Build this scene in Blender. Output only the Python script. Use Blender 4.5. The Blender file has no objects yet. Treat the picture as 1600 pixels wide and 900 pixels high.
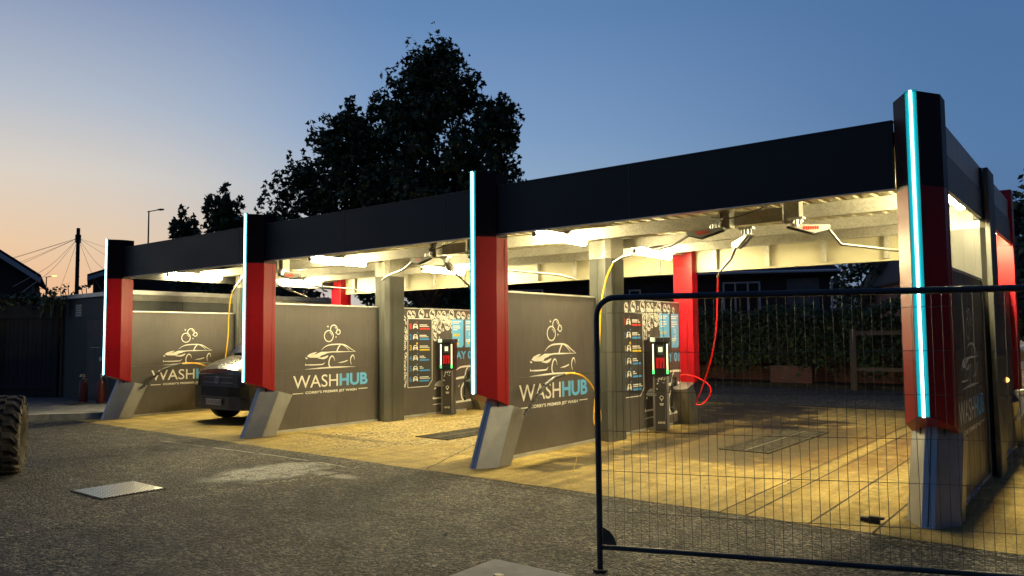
import bpy, bmesh, math, random
from mathutils import Vector, Matrix
R = math.radians
rnd = random.Random(7)
sc = bpy.context.scene
COL = sc.collection
B = 4.9255                       # bay pitch

# ------------------------------------------------------------------ camera
cam = bpy.data.cameras.new('camera'); cam_o = bpy.data.objects.new('camera', cam); COL.objects.link(cam_o)
cam.sensor_width = 36.0; cam.lens = 36.0 * 1200.3 / 1600.0
cam.clip_start = 0.05; cam.clip_end = 3000
yaw, pitch, roll = R(-38.128), R(3.6326), R(-0.494)
fw = Vector((math.sin(yaw)*math.cos(pitch), math.cos(yaw)*math.cos(pitch), math.sin(pitch)))
rt = Vector((math.cos(yaw), -math.sin(yaw), 0)); up = rt.cross(fw)
r2 = rt*math.cos(roll) + up*math.sin(roll); u2 = -rt*math.sin(roll) + up*math.cos(roll)
M = Matrix((r2, u2, -fw)).transposed().to_4x4(); M.translation = Vector((1.2831, -7.1367, 1.6))
cam_o.matrix_world = M
sc.camera = cam_o

# ------------------------------------------------------------------ sky (dusk: sun already down on the left)
def s2l(c):
    return tuple(((x/255.0)/12.92 if x/255.0 <= 0.04045 else (((x/255.0)+0.055)/1.055)**2.4) for x in c)
wd = bpy.data.worlds.new('World'); sc.world = wd; wd.use_nodes = True
nt = wd.node_tree; nt.nodes.clear()
def N(t, **k):
    n = nt.nodes.new(t)
    for a, v in k.items(): setattr(n, a, v)
    return n
tc = N('ShaderNodeTexCoord'); sep = N('ShaderNodeSeparateXYZ'); nt.links.new(tc.outputs['Generated'], sep.inputs[0])
def ramp(stops):
    r = N('ShaderNodeValToRGB'); e = r.color_ramp.elements
    while len(e) > 1: e.remove(e[0])
    for i, (p, c) in enumerate(stops):
        el = e[0] if i == 0 else e.new(p)
        el.position = p; el.color = (*s2l(c), 1)
    r.color_ramp.interpolation = 'B_SPLINE' if False else 'LINEAR'
    nt.links.new(sep.outputs[2], r.inputs[0]); return r
w1 = ramp([(0, (244, 168, 126)), (.055, (244, 190, 144)), (.11, (237, 203, 166)), (.19, (220, 210, 198)), (.27, (182, 190, 202)), (.39, (131, 149, 184)), (.6, (80, 108, 160)), (1, (48, 72, 120))])
w2 = ramp([(0, (212, 194, 174)), (.08, (188, 200, 204)), (.16, (160, 184, 205)), (.26, (130, 161, 200)), (.39, (101, 137, 183)), (.6, (68, 100, 150)), (1, (44, 68, 115))])
w3 = ramp([(0, (88, 105, 135)), (.08, (86, 114, 150)), (.2, (84, 121, 165)), (.39, (74, 110, 158)), (.6, (58, 90, 140)), (1, (40, 62, 108))])
# horizontal closeness to the afterglow direction
comb = N('ShaderNodeCombineXYZ'); nt.links.new(sep.outputs[0], comb.inputs[0]); nt.links.new(sep.outputs[1], comb.inputs[1])
nrm = N('ShaderNodeVectorMath', operation='NORMALIZE'); nt.links.new(comb.outputs[0], nrm.inputs[0])
dot = N('ShaderNodeVectorMath', operation='DOT_PRODUCT'); nt.links.new(nrm.outputs[0], dot.inputs[0])
dot.inputs[1].default_value = (math.sin(R(-84)), math.cos(R(-84)), 0)
def mrange(a, b):
    m = N('ShaderNodeMapRange'); m.interpolation_type = 'SMOOTHSTEP'
    m.inputs['From Min'].default_value = a; m.inputs['From Max'].default_value = b
    nt.links.new(dot.outputs['Value'], m.inputs['Value']); return m
def mix(f, a, b):
    m = N('ShaderNodeMix', data_type='RGBA'); nt.links.new(f, m.inputs[0]); nt.links.new(a, m.inputs[6]); nt.links.new(b, m.inputs[7]); return m.outputs[2]
ca = mix(mrange(.15, .85).outputs[0], w3.outputs[0], w2.outputs[0])
w4 = ramp([(0, (38, 42, 50)), (.10, (44, 52, 66)), (.25, (52, 68, 96)), (.5, (50, 72, 108)), (1, (40, 60, 100))])
ca = mix(mrange(-.25, .12).outputs[0], w4.outputs[0], ca)
cb = mix(mrange(.78, 1.0).outputs[0], ca, w1.outputs[0])
bg = N('ShaderNodeBackground'); bg.inputs[1].default_value = 1.0
wo = N('ShaderNodeOutputWorld'); nt.links.new(cb, bg.inputs[0]); nt.links.new(bg.outputs[0], wo.inputs[0])
sc.view_settings.view_transform = 'Standard'; sc.view_settings.look = 'None'
sc.view_settings.exposure = 0; sc.view_settings.gamma = 1
sc.cycles.use_denoising = True
sc.cycles.max_bounces = 6; sc.cycles.diffuse_bounces = 3; sc.cycles.glossy_bounces = 3
sc.cycles.transparent_max_bounces = 6; sc.cycles.sample_clamp_indirect = 6
LAMP = (1.0, .84, .44); LAMP_S = 440.0

# ------------------------------------------------------------------ materials
def mat(name, col=(.5, .5, .5), rough=.6, metal=0, coat=0, emit=None, es=0, spec=None):
    m = bpy.data.materials.new(name); m.use_nodes = True
    p = m.node_tree.nodes['Principled BSDF']
    p.inputs['Base Color'].default_value = (*col, 1); p.inputs['Roughness'].default_value = rough
    p.inputs['Metallic'].default_value = metal; p.inputs['Coat Weight'].default_value = coat
    if spec is not None: p.inputs['Specular IOR Level'].default_value = spec
    if emit: p.inputs['Emission Color'].default_value = (*emit, 1); p.inputs['Emission Strength'].default_value = es
    return m
def noisy(name, c0, c1, scale=8, rough=(.5, .7), metal=0, bump=0., bscale=None, detail=6, stretch=(1, 1, 1), coat=0, lo=.35, hi=.65, spec=None):
    """procedural two-tone noise with varying roughness and a little bump"""
    m = mat(name, c0, rough[0], metal, coat, spec=spec); t = m.node_tree; p = t.nodes['Principled BSDF']
    tcn = t.nodes.new('ShaderNodeTexCoord'); mp = t.nodes.new('ShaderNodeMapping'); mp.inputs['Scale'].default_value = stretch
    t.links.new(tcn.outputs['Object'], mp.inputs[0])
    n = t.nodes.new('ShaderNodeTexNoise'); n.inputs['Scale'].default_value = scale; n.inputs['Detail'].default_value = detail
    t.links.new(mp.outputs[0], n.inputs['Vector'])
    r = t.nodes.new('ShaderNodeValToRGB'); e = r.color_ramp.elements
    e[0].position = lo; e[0].color = (*c0, 1); e[1].position = hi; e[1].color = (*c1, 1)
    t.links.new(n.outputs['Fac'], r.inputs[0]); t.links.new(r.outputs[0], p.inputs['Base Color'])
    mr = t.nodes.new('ShaderNodeMapRange'); mr.inputs['To Min'].default_value = rough[0]; mr.inputs['To Max'].default_value = rough[1]
    t.links.new(n.outputs['Fac'], mr.inputs[0]); t.links.new(mr.outputs[0], p.inputs['Roughness'])
    if bump:
        n2 = t.nodes.new('ShaderNodeTexNoise'); n2.inputs['Scale'].default_value = bscale or scale*4; n2.inputs['Detail'].default_value = 4
        t.links.new(mp.outputs[0], n2.inputs['Vector'])
        b = t.nodes.new('ShaderNodeBump'); b.inputs['Strength'].default_value = bump; b.inputs['Distance'].default_value = .01
        t.links.new(n2.outputs['Fac'], b.inputs['Height']); t.links.new(b.outputs[0], p.inputs['Normal'])
    return m

class G:                                            # tiny node graph helper
    def __init__(s, m): s.t = m.node_tree; s.p = s.t.nodes['Principled BSDF']
    def n(s, ty, ins=None, **k):
        x = s.t.nodes.new(ty)
        for a, v in k.items(): setattr(x, a, v)
        for a, v in (ins or {}).items():
            if isinstance(v, bpy.types.NodeSocket): s.t.links.new(v, x.inputs[a])
            else: x.inputs[a].default_value = v
        return x
    def pos(s): return s.n('ShaderNodeNewGeometry').outputs['Position']
    def noise(s, v, sc_, det=4, rough=.55): return s.n('ShaderNodeTexNoise', {'Vector': v, 'Scale': sc_, 'Detail': det, 'Roughness': rough}).outputs['Fac']
    def math(s, op, a, b=0., c=0.): return s.n('ShaderNodeMath', {0: a, 1: b, 2: c}, operation=op).outputs[0]
    def rng(s, v, a, b, c=0., d=1.): return s.n('ShaderNodeMapRange', {'Value': v, 'From Min': a, 'From Max': b, 'To Min': c, 'To Max': d}).outputs[0]
    def mix(s, f, a, b): return s.n('ShaderNodeMix', {0: f, 6: a, 7: b}, data_type='RGBA').outputs[2]
    def mul(s, a, b): return s.n('ShaderNodeMix', {0: 1.0, 6: a, 7: b}, data_type='RGBA', blend_type='MULTIPLY').outputs[2]
    def mapv(s, v, scale=(1, 1, 1), loc=(0, 0, 0), rot=(0, 0, 0)): return s.n('ShaderNodeMapping', {'Vector': v, 'Scale': scale, 'Location': loc, 'Rotation': rot}).outputs[0]
    def blob(s, v, c, r, rot=0, edge=.5, warp=0):   # soft ellipse mask 1 inside
        v2 = s.n('ShaderNodeVectorMath', {0: v, 1: (-c[0], -c[1], 0)}, operation='ADD').outputs[0]
        m_ = s.mapv(v2, (1/r[0], 1/r[1], 0), rot=(0, 0, rot))
        ln = s.n('ShaderNodeVectorMath', {0: m_}, operation='LENGTH').outputs['Value']
        if warp: ln = s.math('ADD', ln, s.math('MULTIPLY', s.math('SUBTRACT', s.noise(v, 2.2, 5, .6), .5), warp))
        return s.rng(ln, 1.0, 1.0-edge, 0, 1)

def asphalt(name, tint=1.0, patch=False):
    m = mat(name, (.05, .05, .05), .8); g = G(m); v = g.pos()
    wv = g.n('ShaderNodeVectorMath', {0: v, 1: g.n('ShaderNodeVectorMath', {0: g.n('ShaderNodeTexNoise', {'Vector': v, 'Scale': 30.0}).outputs['Color'], 1: (.02, .02, .0)}, operation='MULTIPLY').outputs[0]}, operation='ADD').outputs[0]
    vor = g.n('ShaderNodeTexVoronoi', {'Vector': wv, 'Scale': 38.0, 'Randomness': 1.0}); vd = vor.outputs['Distance']
    vor2 = g.n('ShaderNodeTexVoronoi', {'Vector': wv, 'Scale': 85.0}); n2 = g.noise(v, 21, 3, .7)
    rc = g.n('ShaderNodeSeparateColor', {0: vor.outputs['Color']}).outputs[0]
    rc2 = g.n('ShaderNodeSeparateColor', {0: vor2.outputs['Color']}).outputs[1]
    val = g.math('ADD', g.math('MULTIPLY', rc, .5), g.math('ADD', g.math('MULTIPLY', rc2, .3), g.math('MULTIPLY', n2, .4)))
    r = g.n('ShaderNodeValToRGB', {0: val}); e = r.color_ramp.elements
    e[0].position = .42; e[0].color = (.008*tint, .008*tint, .008*tint, 1); e[1].position = .86; e[1].color = (.27*tint, .235*tint, .178*tint, 1)
    k = e.new(.62); k.color = (.034*tint, .031*tint, .026*tint, 1)
    base = r.outputs[0]
    big = g.noise(v, .55, 5); mid = g.noise(v, 3.2, 4)
    base = g.mul(base, g.mix(g.rng(big, .3, .7), (.66, .66, .68, 1), (1.3, 1.26, 1.16, 1)))
    base = g.mul(base, g.mix(g.rng(mid, .3, .7), (.72, .72, .72, 1), (1.22, 1.22, 1.22, 1)))
    trk = g.noise(g.mapv(v, (.25, 1.6, 1), rot=(0, 0, R(-4))), 1.1, 4)          # polished traffic bands
    base = g.mul(base, g.mix(g.rng(trk, .4, .65), (.85, .85, .85, 1), (1.15, 1.15, 1.12, 1)))
    spk = g.rng(g.noise(v, 13, 2), .745, .77)         # light chips
    base = g.mix(g.math('MULTIPLY', spk, .7), base, (.36, .33, .28, 1))
    oil = g.math('MULTIPLY', g.rng(g.noise(v, .9, 3, .5), .66, .72), .55)
    base = g.mix(oil, base, (.012, .011, .010, 1))
    rough = g.rng(mid, .2, .8, .9, .6)
    if patch:
        w_ = g.math('MULTIPLY', g.blob(v, (-6.83, -1.58), (.56, .90), rot=.15, edge=.3, warp=1.3), g.rng(g.noise(v, 5.5, 5, .65), .38, .5, .45, 1.0))
        w_ = g.math('MAXIMUM', w_, g.math('MULTIPLY', g.blob(v, (-6.05, -1.25), (.55, .16), rot=.5, edge=.5, warp=.5), .7))
        base = g.mix(g.math('MULTIPLY', w_, .75), base, g.mix(rc2, (.10, .098, .09, 1), (.66, .64, .58, 1)))  # pale speckle painted in for the sheen on the wet patch
        rough = g.math('SUBTRACT', rough, g.math('MULTIPLY', w_, .22))
        ring_ = g.blob(v, (-6.9, -1.75), (.85, 1.15), rot=.15, edge=.3, warp=.6)
        base = g.mix(g.math('MULTIPLY', g.math('MULTIPLY', ring_, g.math('SUBTRACT', 1.0, w_)), .45), base, (.012, .012, .012, 1))
    g.t.links.new(base, g.p.inputs['Base Color']); g.t.links.new(rough, g.p.inputs['Roughness'])
    h = g.math('ADD', g.math('MULTIPLY', vd, -1.0), g.math('ADD', g.math('MULTIPLY', vor2.outputs['Distance'], -.5), g.math('MULTIPLY', n2, .5)))
    b = g.n('ShaderNodeBump', {'Strength': 1.0, 'Distance': .030, 'Height': h}); g.t.links.new(b.outputs[0], g.p.inputs['Normal'])
    return m

def concrete(name):
    m = mat(name, (.35, .33, .3), .75, spec=.12); g = G(m); v = g.pos()
    big = g.noise(v, .45, 6, .6); mid = g.noise(v, 2.6, 6, .65); fine = g.noise(v, 38, 4, .6)
    streak = g.noise(g.mapv(v, (3.0, .35, 1), rot=(0, 0, .25)), 2.2, 5, .65)
    sx = g.noise(g.mapv(v, (.35, 2.4, 1), rot=(0, 0, .12)), 2.0, 5, .65)
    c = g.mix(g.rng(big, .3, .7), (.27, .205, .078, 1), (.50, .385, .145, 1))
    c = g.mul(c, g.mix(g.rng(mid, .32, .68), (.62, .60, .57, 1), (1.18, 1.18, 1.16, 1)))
    c = g.mul(c, g.mix(g.rng(streak, .35, .7), (1, 1, 1, 1), (.62, .59, .54, 1)))
    c = g.mul(c, g.mix(g.rng(sx, .5, .75), (1, 1, 1, 1), (.55, .52, .47, 1)))
    c = g.mul(c, g.mix(g.rng(fine, .3, .7), (.68, .67, .65, 1), (1.25, 1.25, 1.25, 1)))
    # exposed aggregate worn through on the middle bay
    agg = g.math('MULTIPLY', g.blob(v, (-7.9, 3.0), (2.9, 3.6), edge=.4, warp=1.2), g.rng(g.noise(g.mapv(v, (1.6, .6, 1)), 1.1, 4), .40, .48))
    vo = g.n('ShaderNodeTexVoronoi', {'Vector': v, 'Scale': 34.0})
    rc = g.n('ShaderNodeSeparateColor', {0: vo.outputs['Color']}).outputs[0]
    c = g.mix(agg, c, g.mix(rc, (.05, .038, .02, 1), (.46, .36, .17, 1)))
    # mud and rust round the gully, dark wet patches
    sp = g.rng(g.noise(v, 2.2, 6, .65), .30, .56)
    rust = g.math('MULTIPLY', g.blob(v, (-1.9, 4.5), (2.1, 2.9), rot=.1, edge=.25, warp=1.7), g.math('MULTIPLY', sp, 1.0))
    c = g.mix(g.math('MULTIPLY', rust, .8), c, (.085, .045, .018, 1))
    mud = g.math('MULTIPLY', g.blob(v, (-3.5, 4.5), (1.9, 3.6), rot=.1, edge=.25, warp=1.8), g.math('MULTIPLY', sp, .92))
    c = g.mix(mud, c, (.060, .040, .020, 1))
    mud2 = g.math('MULTIPLY', g.blob(v, (-2.8, 4.35), (1.05, 2.6), edge=.25, warp=1.0), .85)
    c = g.mix(mud2, c, (.050, .040, .024, 1))
    d2 = g.math('MULTIPLY', g.blob(v, (-1.15, 5.4), (.35, .5), edge=.7, warp=1.2), .7)
    c = g.mix(d2, c, (.09, .05, .03, 1))
    wet = g.blob(v, (-4.9, 8.2), (1.7, 2.7), rot=.15, edge=.2, warp=1.8)
    wet = g.math('MAXIMUM', wet, g.blob(v, (-3.3, 7.2), (1.0, .8), rot=-.35, edge=.3, warp=1.6))
    wet = g.math('MAXIMUM', wet, g.blob(v, (-4.10, 3.2), (.36, 3.4), rot=-.06, edge=.35, warp=1.2))
    wet = g.math('MAXIMUM', wet, g.blob(v, (-4.2, 1.0), (.42, 1.0), rot=.3, edge=.35, warp=1.2))
    wet = g.math('MAXIMUM', wet, g.blob(v, (-3.7, 6.2), (.9, .6), edge=.4, warp=1.4))
    wet = g.math('MAXIMUM', wet, g.math('MULTIPLY', g.blob(v, (-8.6, 1.0), (1.6, .16), rot=.12, edge=.5, warp=.8), .6))
    wet = g.math('MULTIPLY', wet, g.rng(g.noise(v, 1.3, 6, .65), .36, .44))
    c = g.mix(wet, c, g.mul(c, (.17, .165, .17, 1)))
    far = g.rng(g.n('ShaderNodeSeparateXYZ', {0: v}).outputs[1], 7.0, 9.5)  # floor colour dims towards the rear, standing in for light falloff
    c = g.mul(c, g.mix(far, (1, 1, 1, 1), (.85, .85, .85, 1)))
    tyre = g.math('MULTIPLY', g.rng(g.noise(g.mapv(v, (5.0, .16, 1), rot=(0, 0, R(2))), 1.0, 5, .6), .54, .68), .5)
    c = g.mix(tyre, c, g.mul(c, (.5, .47, .42, 1)))
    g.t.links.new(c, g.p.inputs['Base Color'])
    rg = g.rng(mid, .3, .7, .62, .85); rg = g.math('SUBTRACT', rg, g.math('MULTIPLY', wet, .12))
    g.t.links.new(rg, g.p.inputs['Roughness'])
    hh = g.math('ADD', g.math('MULTIPLY', fine, .6), g.math('ADD', mid, g.math('MULTIPLY', g.math('MULTIPLY', vo.outputs['Distance'], agg), -1.5)))
    b = g.n('ShaderNodeBump', {'Strength': .7, 'Distance': .012, 'Height': hh}); g.t.links.new(b.outputs[0], g.p.inputs['Normal'])
    return m

def panel_mat(name, col, rough=.42):
    m = mat(name, col, rough); g = G(m); v = g.pos()
    n = g.noise(v, 1.3, 4); f = g.noise(g.mapv(v, (1, 1, .25)), 9, 4)
    c = g.mul((*col, 1), g.mix(g.rng(n, .3, .7), (.80, .80, .80, 1), (1.14, 1.13, 1.11, 1)))
    z = g.n('ShaderNodeSeparateXYZ', {0: v}).outputs[2]
    grime = g.math('MULTIPLY', g.rng(z, .5, .03), g.rng(f, .3, .65))
    c = g.mix(g.math('MULTIPLY', grime, .45), c, (.16, .14, .11, 1))
    stk = g.rng(g.noise(g.mapv(v, (6, 6, .35)), 4, 4), .56, .72)
    c = g.mix(g.math('MULTIPLY', stk, .11), c, (.20, .185, .16, 1))
    g.t.links.new(c, g.p.inputs['Base Color']); g.t.links.new(g.rng(f, .3, .7, rough-.1, rough+.14), g.p.inputs['Roughness'])
    return m
def galv_mat(name):
    m = mat(name, (.6, .6, .58), .5, .25); g = G(m); v = g.pos()
    vo = g.n('ShaderNodeTexVoronoi', {'Vector': v, 'Scale': 55.0}); rc = g.n('ShaderNodeSeparateColor', {0: vo.outputs['Color']}).outputs[0]
    big = g.noise(v, 4, 5)
    c = g.mix(rc, (.30, .29, .25, 1), (.42, .405, .35, 1)); c = g.mul(c, g.mix(g.rng(big, .35, .7), (.82, .82, .8, 1), (1.05, 1.05, 1.05, 1)))
    g.t.links.new(c, g.p.inputs['Base Color']); g.t.links.new(g.rng(rc, 0, 1, .42, .62), g.p.inputs['Roughness'])
    return m
def steel_mat(name):
    m = mat(name, (.55, .55, .56), .3, 1.0); g = G(m); v = g.pos()
    f = g.noise(g.mapv(v, (40, 40, 1.2)), 3, 4); big = g.noise(v, 3, 5, .6)
    c = g.mix(g.rng(big, .3, .7), (.26, .26, .262, 1), (.37, .37, .372, 1))
    g.t.links.new(c, g.p.inputs['Base Color']); g.t.links.new(g.rng(big, .25, .75, .42, .56), g.p.inputs['Roughness'])
    b = g.n('ShaderNodeBump', {'Strength': .12, 'Distance': .003, 'Height': f}); g.t.links.new(b.outputs[0], g.p.inputs['Normal'])
    return m
def leaf_mat(name, a, b):
    m = mat(name, a, .6, spec=.25); g = G(m)
    oi = g.n('ShaderNodeNewGeometry').outputs['Random Per Island']
    g.t.links.new(g.mix(oi, (*a, 1), (*b, 1)), g.p.inputs['Base Color']); return m
def brick_mat(name, a, b, mo, scale=1.0, rot=(R(90), 0, 0)):
    m = mat(name, a, .85); g = G(m)
    v = g.n('ShaderNodeTexCoord').outputs['Object']
    sx = g.n('ShaderNodeSeparateXYZ', {0: v})
    u = g.n('ShaderNodeCombineXYZ', {0: g.math('ADD', sx.outputs[0], sx.outputs[1]), 1: sx.outputs[2]}).outputs[0]
    br = g.n('ShaderNodeTexBrick', {'Vector': u, 'Color1': (*a, 1), 'Color2': (*b, 1), 'Mortar': (*mo, 1), 'Scale': scale, 'Mortar Size': .01, 'Brick Width': .225, 'Row Height': .075})
    g.t.links.new(g.mul(br.outputs['Color'], g.mix(g.noise(v, 3, 4), (.7, .7, .7, 1), (1.2, 1.2, 1.2, 1))), g.p.inputs['Base Color'])
    b_ = g.n('ShaderNodeBump', {'Strength': .5, 'Distance': .01, 'Height': br.outputs['Fac']}); b_.invert = True
    g.t.links.new(b_.outputs[0], g.p.inputs['Normal']); return m
def tile_mat(name, a, b):
    m = mat(name, a, .8); g = G(m); v = g.n('ShaderNodeTexCoord').outputs['Object']
    w = g.n('ShaderNodeTexWave', {'Vector': v, 'Scale': 1.5, 'Distortion': .3}, bands_direction='Z', wave_profile='SAW').outputs['Fac']
    c = g.mix(g.noise(v, 6, 4), (*a, 1), (*b, 1))
    g.t.links.new(g.mul(c, g.mix(w, (.5, .5, .5, 1), (1.1, 1.1, 1.1, 1))), g.p.inputs['Base Color'])
    b_ = g.n('ShaderNodeBump', {'Strength': .8, 'Distance': .03, 'Height': w}); g.t.links.new(b_.outputs[0], g.p.inputs['Normal']); return m

MT = dict(
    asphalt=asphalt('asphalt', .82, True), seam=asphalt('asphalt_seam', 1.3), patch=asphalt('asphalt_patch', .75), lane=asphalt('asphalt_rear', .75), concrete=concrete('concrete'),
    joint=noisy('joint_dirt', (.02, .017, .012), (.06, .05, .035), 20, (.8, .95), spec=.15),
    slot=noisy('slot_fill', (.17, .128, .05), (.30, .23, .088), 9, (.8, .95), bump=.4, spec=.1),
    kerb=noisy('kerb_stone', (.22, .21, .19), (.36, .34, .30), 5, (.75, .9), bump=.5),
    paving=noisy('paving', (.09, .09, .09), (.18, .175, .165), 3, (.7, .9), bump=.5),
    red=noisy('red_gloss', (.27, .003, .008), (.30, .004, .010), 1.5, (.36, .40), spec=.3),
    cap=noisy('dark_cap', (.016, .006, .008), (.022, .007, .010), 2, (.4, .5), spec=.2),
    black=noisy('black_fascia', (.008, .008, .009), (.014, .014, .014), .8, (.42, .6), spec=.28, stretch=(1, 1, 2.5)),
    grey=panel_mat('panel_grey', (.082, .072, .070)),
    postgrey=panel_mat('post_grey', (.050, .052, .048), .45),
    sidegrey=noisy('fascia_grey', (.13, .135, .13), (.17, .175, .17), 2, (.38, .5)),
    sidelight=noisy('fascia_lit_tone', (.42, .43, .42), (.55, .55, .52), 2, (.35, .5), metal=.4, stretch=(1, 4, .3)),  # paler tone stands in for light falling on the upper strip
    galv=galv_mat('galvanised'), steel=steel_mat('stainless'),
    ceil=noisy('roof_liner', (.33, .305, .205), (.38, .35, .235), 2, (.4, .5)),
    alu=noisy('aluminium', (.5, .5, .5), (.62, .62, .62), 4, (.35, .5), metal=.7),
    tube=mat('lamp_tube', (1, .9, .7), .5, emit=LAMP, es=LAMP_S),
    plastic=mat('black_plastic', (.015, .015, .016), .4),
    rubber=noisy('rubber', (.016, .015, .014), (.035, .032, .028), 12, (.7, .9), bump=.3),
    neon=mat('neon_core', (.8, .95, 1), .4, emit=(.42, .93, 1.0), es=7.5),
    neon2=mat('neon_spill', (.02, .3, .32), .3, emit=(.0, .36, .40), es=.45),  # weak teal glow put in for the core's light on its housing
    white=noisy('logo_white', (.78, .76, .70), (.84, .82, .77), 5, (.4, .5)),
    blue=mat('logo_blue', (.13, .45, .85), .4), bluep=mat('blue_print', (.05, .30, .75), .4),
    redp=mat('red_print', (.6, .05, .03), .4), yelp=mat('yellow_print', (.75, .55, .03), .4), dkp=mat('dark_print', (.045, .04, .04), .4),
    yhose=mat('yellow_hose', (.85, .48, .01), .35), rhose=mat('red_hose', (.75, .01, .01), .35),
    boomw=noisy('boom_white', (.34, .33, .30), (.40, .39, .36), 4, (.35, .5)), boomd=mat('boom_edge', (.03, .032, .035), .4),
    heras=noisy('fence_steel', (.022, .03, .038), (.04, .05, .06), 6, (.35, .55), metal=.3), wire=mat('fence_wire', (.10, .10, .10), .45, .6),
    brick=brick_mat('brick', (.16, .05, .03), (.22, .075, .045), (.14, .12, .1)), brickd=brick_mat('brick_dark', (.05, .03, .025), (.07, .04, .03), (.05, .045, .04)),
    tile=tile_mat('roof_tile', (.02, .02, .024), (.035, .033, .035)),
    timber=noisy('timber', (.06, .045, .03), (.13, .09, .055), 3, (.7, .9), stretch=(1, 1, .15), bump=.3),
    timberd=noisy('timber_dark', (.018, .016, .014), (.035, .03, .025), 3, (.75, .9), stretch=(3, 3, .2), bump=.4),
    leaf=leaf_mat('leaf', (.035, .055, .028), (.12, .15, .075)), leaf2=leaf_mat('hedge_leaf', (.03, .055, .018), (.11, .15, .05)),
    bark=noisy('bark', (.03, .025, .02), (.07, .055, .045), 5, (.8, .95), stretch=(1, 1, .3), bump=.6),
    glass=mat('dark_glass', (.012, .012, .012), .1, spec=.35), upvc=mat('white_upvc', (.55, .55, .56), .45),
    box=noisy('cabin_steel', (.022, .027, .028), (.032, .037, .038), 1.2, (.5, .65)), boxlight=noisy('cabin_panel', (.10, .11, .10), (.14, .145, .135), 2, (.45, .6)),
    van=mat('van_paint', (.026, .024, .019), .19, 0, spec=.35), chrome=mat('chrome', (.8, .8, .8), .12, 1.0),
    tread=None)
def tread_mat():
    m = mat('tread_plate', (.5, .5, .5), .35, .9); g = G(m); v = g.n('ShaderNodeTexCoord').outputs['Object']
    v1 = g.n('ShaderNodeTexBrick', {'Vector': v, 'Color1': (1, 1, 1, 1), 'Color2': (1, 1, 1, 1), 'Mortar': (0, 0, 0, 1), 'Scale': 1.0, 'Mortar Size': .010, 'Brick Width': .055, 'Row Height': .036})
    f = v1.outputs['Color']
    g.t.links.new(g.mix(v1.outputs['Fac'], (.75, .75, .74, 1), (.10, .10, .095, 1)), g.p.inputs['Base Color'])
    b = g.n('ShaderNodeBump', {'Strength': 1.0, 'Distance': .004, 'Height': f}); g.t.links.new(b.outputs[0], g.p.inputs['Normal']); return m
MT['tread'] = tread_mat(); MT['gratebar'] = noisy('muddy_grate', (.03, .028, .022), (.10, .085, .055), 6, (.5, .85), bump=.3)
MT['armsteel'] = mat('arm_steel', (.16, .155, .14), .35, .8)
MT['exred'] = mat('dull_red', (.06, .004, .005), .5)
MT['green'] = mat('green_light', (.1, .8, .3), .4, emit=(.10, .9, .22), es=2.0)
MT['warmwhite'] = mat('kiosk_strip', (1, 1, .8), .4, emit=(1, .95, .6), es=2.0)
MT['redlight'] = mat('red_light', (.3, .01, .01), .3, emit=(.9, .01, .02), es=.30)
MT['screen'] = mat('screen', (.7, .8, .7), .3, emit=(.75, .85, .6), es=.8)
MT['orange'] = mat('orange_lamp', (1, .4, .1), .4, emit=(1, .45, .12), es=4)
MT['winlit'] = mat('lit_window', (1, .8, .5), .4, emit=(1, .55, .2), es=.55)

# ------------------------------------------------------------------ mesh helpers
class MB:
    def __init__(s): s.v = []; s.f = []; s.m = []; s.sm = []
    def add(s, vs, fs, mi=0, smooth=False):
        o = len(s.v); s.v += [tuple(x) for x in vs]; s.f += [tuple(i+o for i in f) for f in fs]; s.m += [mi]*len(fs); s.sm += [smooth]*len(fs); return s
    def box(s, a, b, mi=0, bev=0):
        x0, y0, z0 = a; x1, y1, z1 = b
        return s.add([(x0, y0, z0), (x1, y0, z0), (x1, y1, z0), (x0, y1, z0), (x0, y0, z1), (x1, y0, z1), (x1, y1, z1), (x0, y1, z1)],
                     [(3, 2, 1, 0), (4, 5, 6, 7), (0, 1, 5, 4), (1, 2, 6, 5), (2, 3, 7, 6), (3, 0, 4, 7)], mi)
    def loft(s, rings, mi=0, smooth=False, cap=True):
        n = len(rings[0]); vs = [p for r in rings for p in r]; fs = []
        for k in range(len(rings)-1):
            for i in range(n):
                j = (i+1) % n; fs.append((k*n+i, k*n+j, (k+1)*n+j, (k+1)*n+i))
        s.add(vs, fs, mi, smooth)
        if cap:
            s.add(rings[0], [tuple(range(n))[::-1]], mi); s.add(rings[-1], [tuple(range(n))], mi)
        return s
    def tube(s, pts, r, n=10, mi=0, cap=True, radii=None):
        pts = [Vector(p) for p in pts]; rings = []
        prev = None
        for i, p in enumerate(pts):
            d = (pts[min(i+1, len(pts)-1)] - pts[max(i-1, 0)]).normalized()
            if prev is None:
                a = d.orthogonal().normalized()
            else:
                a = (prev - d*prev.dot(d)); a = a.normalized() if a.length > 1e-6 else d.orthogonal().normalized()
            prev = a; b = d.cross(a); rr = radii[i] if radii else r
            rings.append([p + a*math.cos(2*math.pi*k/n)*rr + b*math.sin(2*math.pi*k/n)*rr for k in range(n)])
        return s.loft(rings, mi, True, cap)
    def poly(s, pts, mi=0): return s.add(pts, [tuple(range(len(pts)))], mi)
    def build(s, name, mats, parent=None, loc=None, bevel=0):
        me = bpy.data.meshes.new(name); me.from_pydata(s.v, [], s.f); me.update()
        for m in (mats if isinstance(mats, (list, tuple)) else [mats]): me.materials.append(MT[m] if isinstance(m, str) else m)
        for p, mi, sm in zip(me.polygons, s.m, s.sm): p.material_index = mi; p.use_smooth = sm
        o = bpy.data.objects.new(name, me); COL.objects.link(o)
        if parent: o.parent = parent
        if loc: o.location = loc
        if bevel:
            b = o.modifiers.new('bevel', 'BEVEL'); b.width = bevel; b.segments = 2; b.limit_method = 'ANGLE'; b.angle_limit = R(40)
        return o
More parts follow.
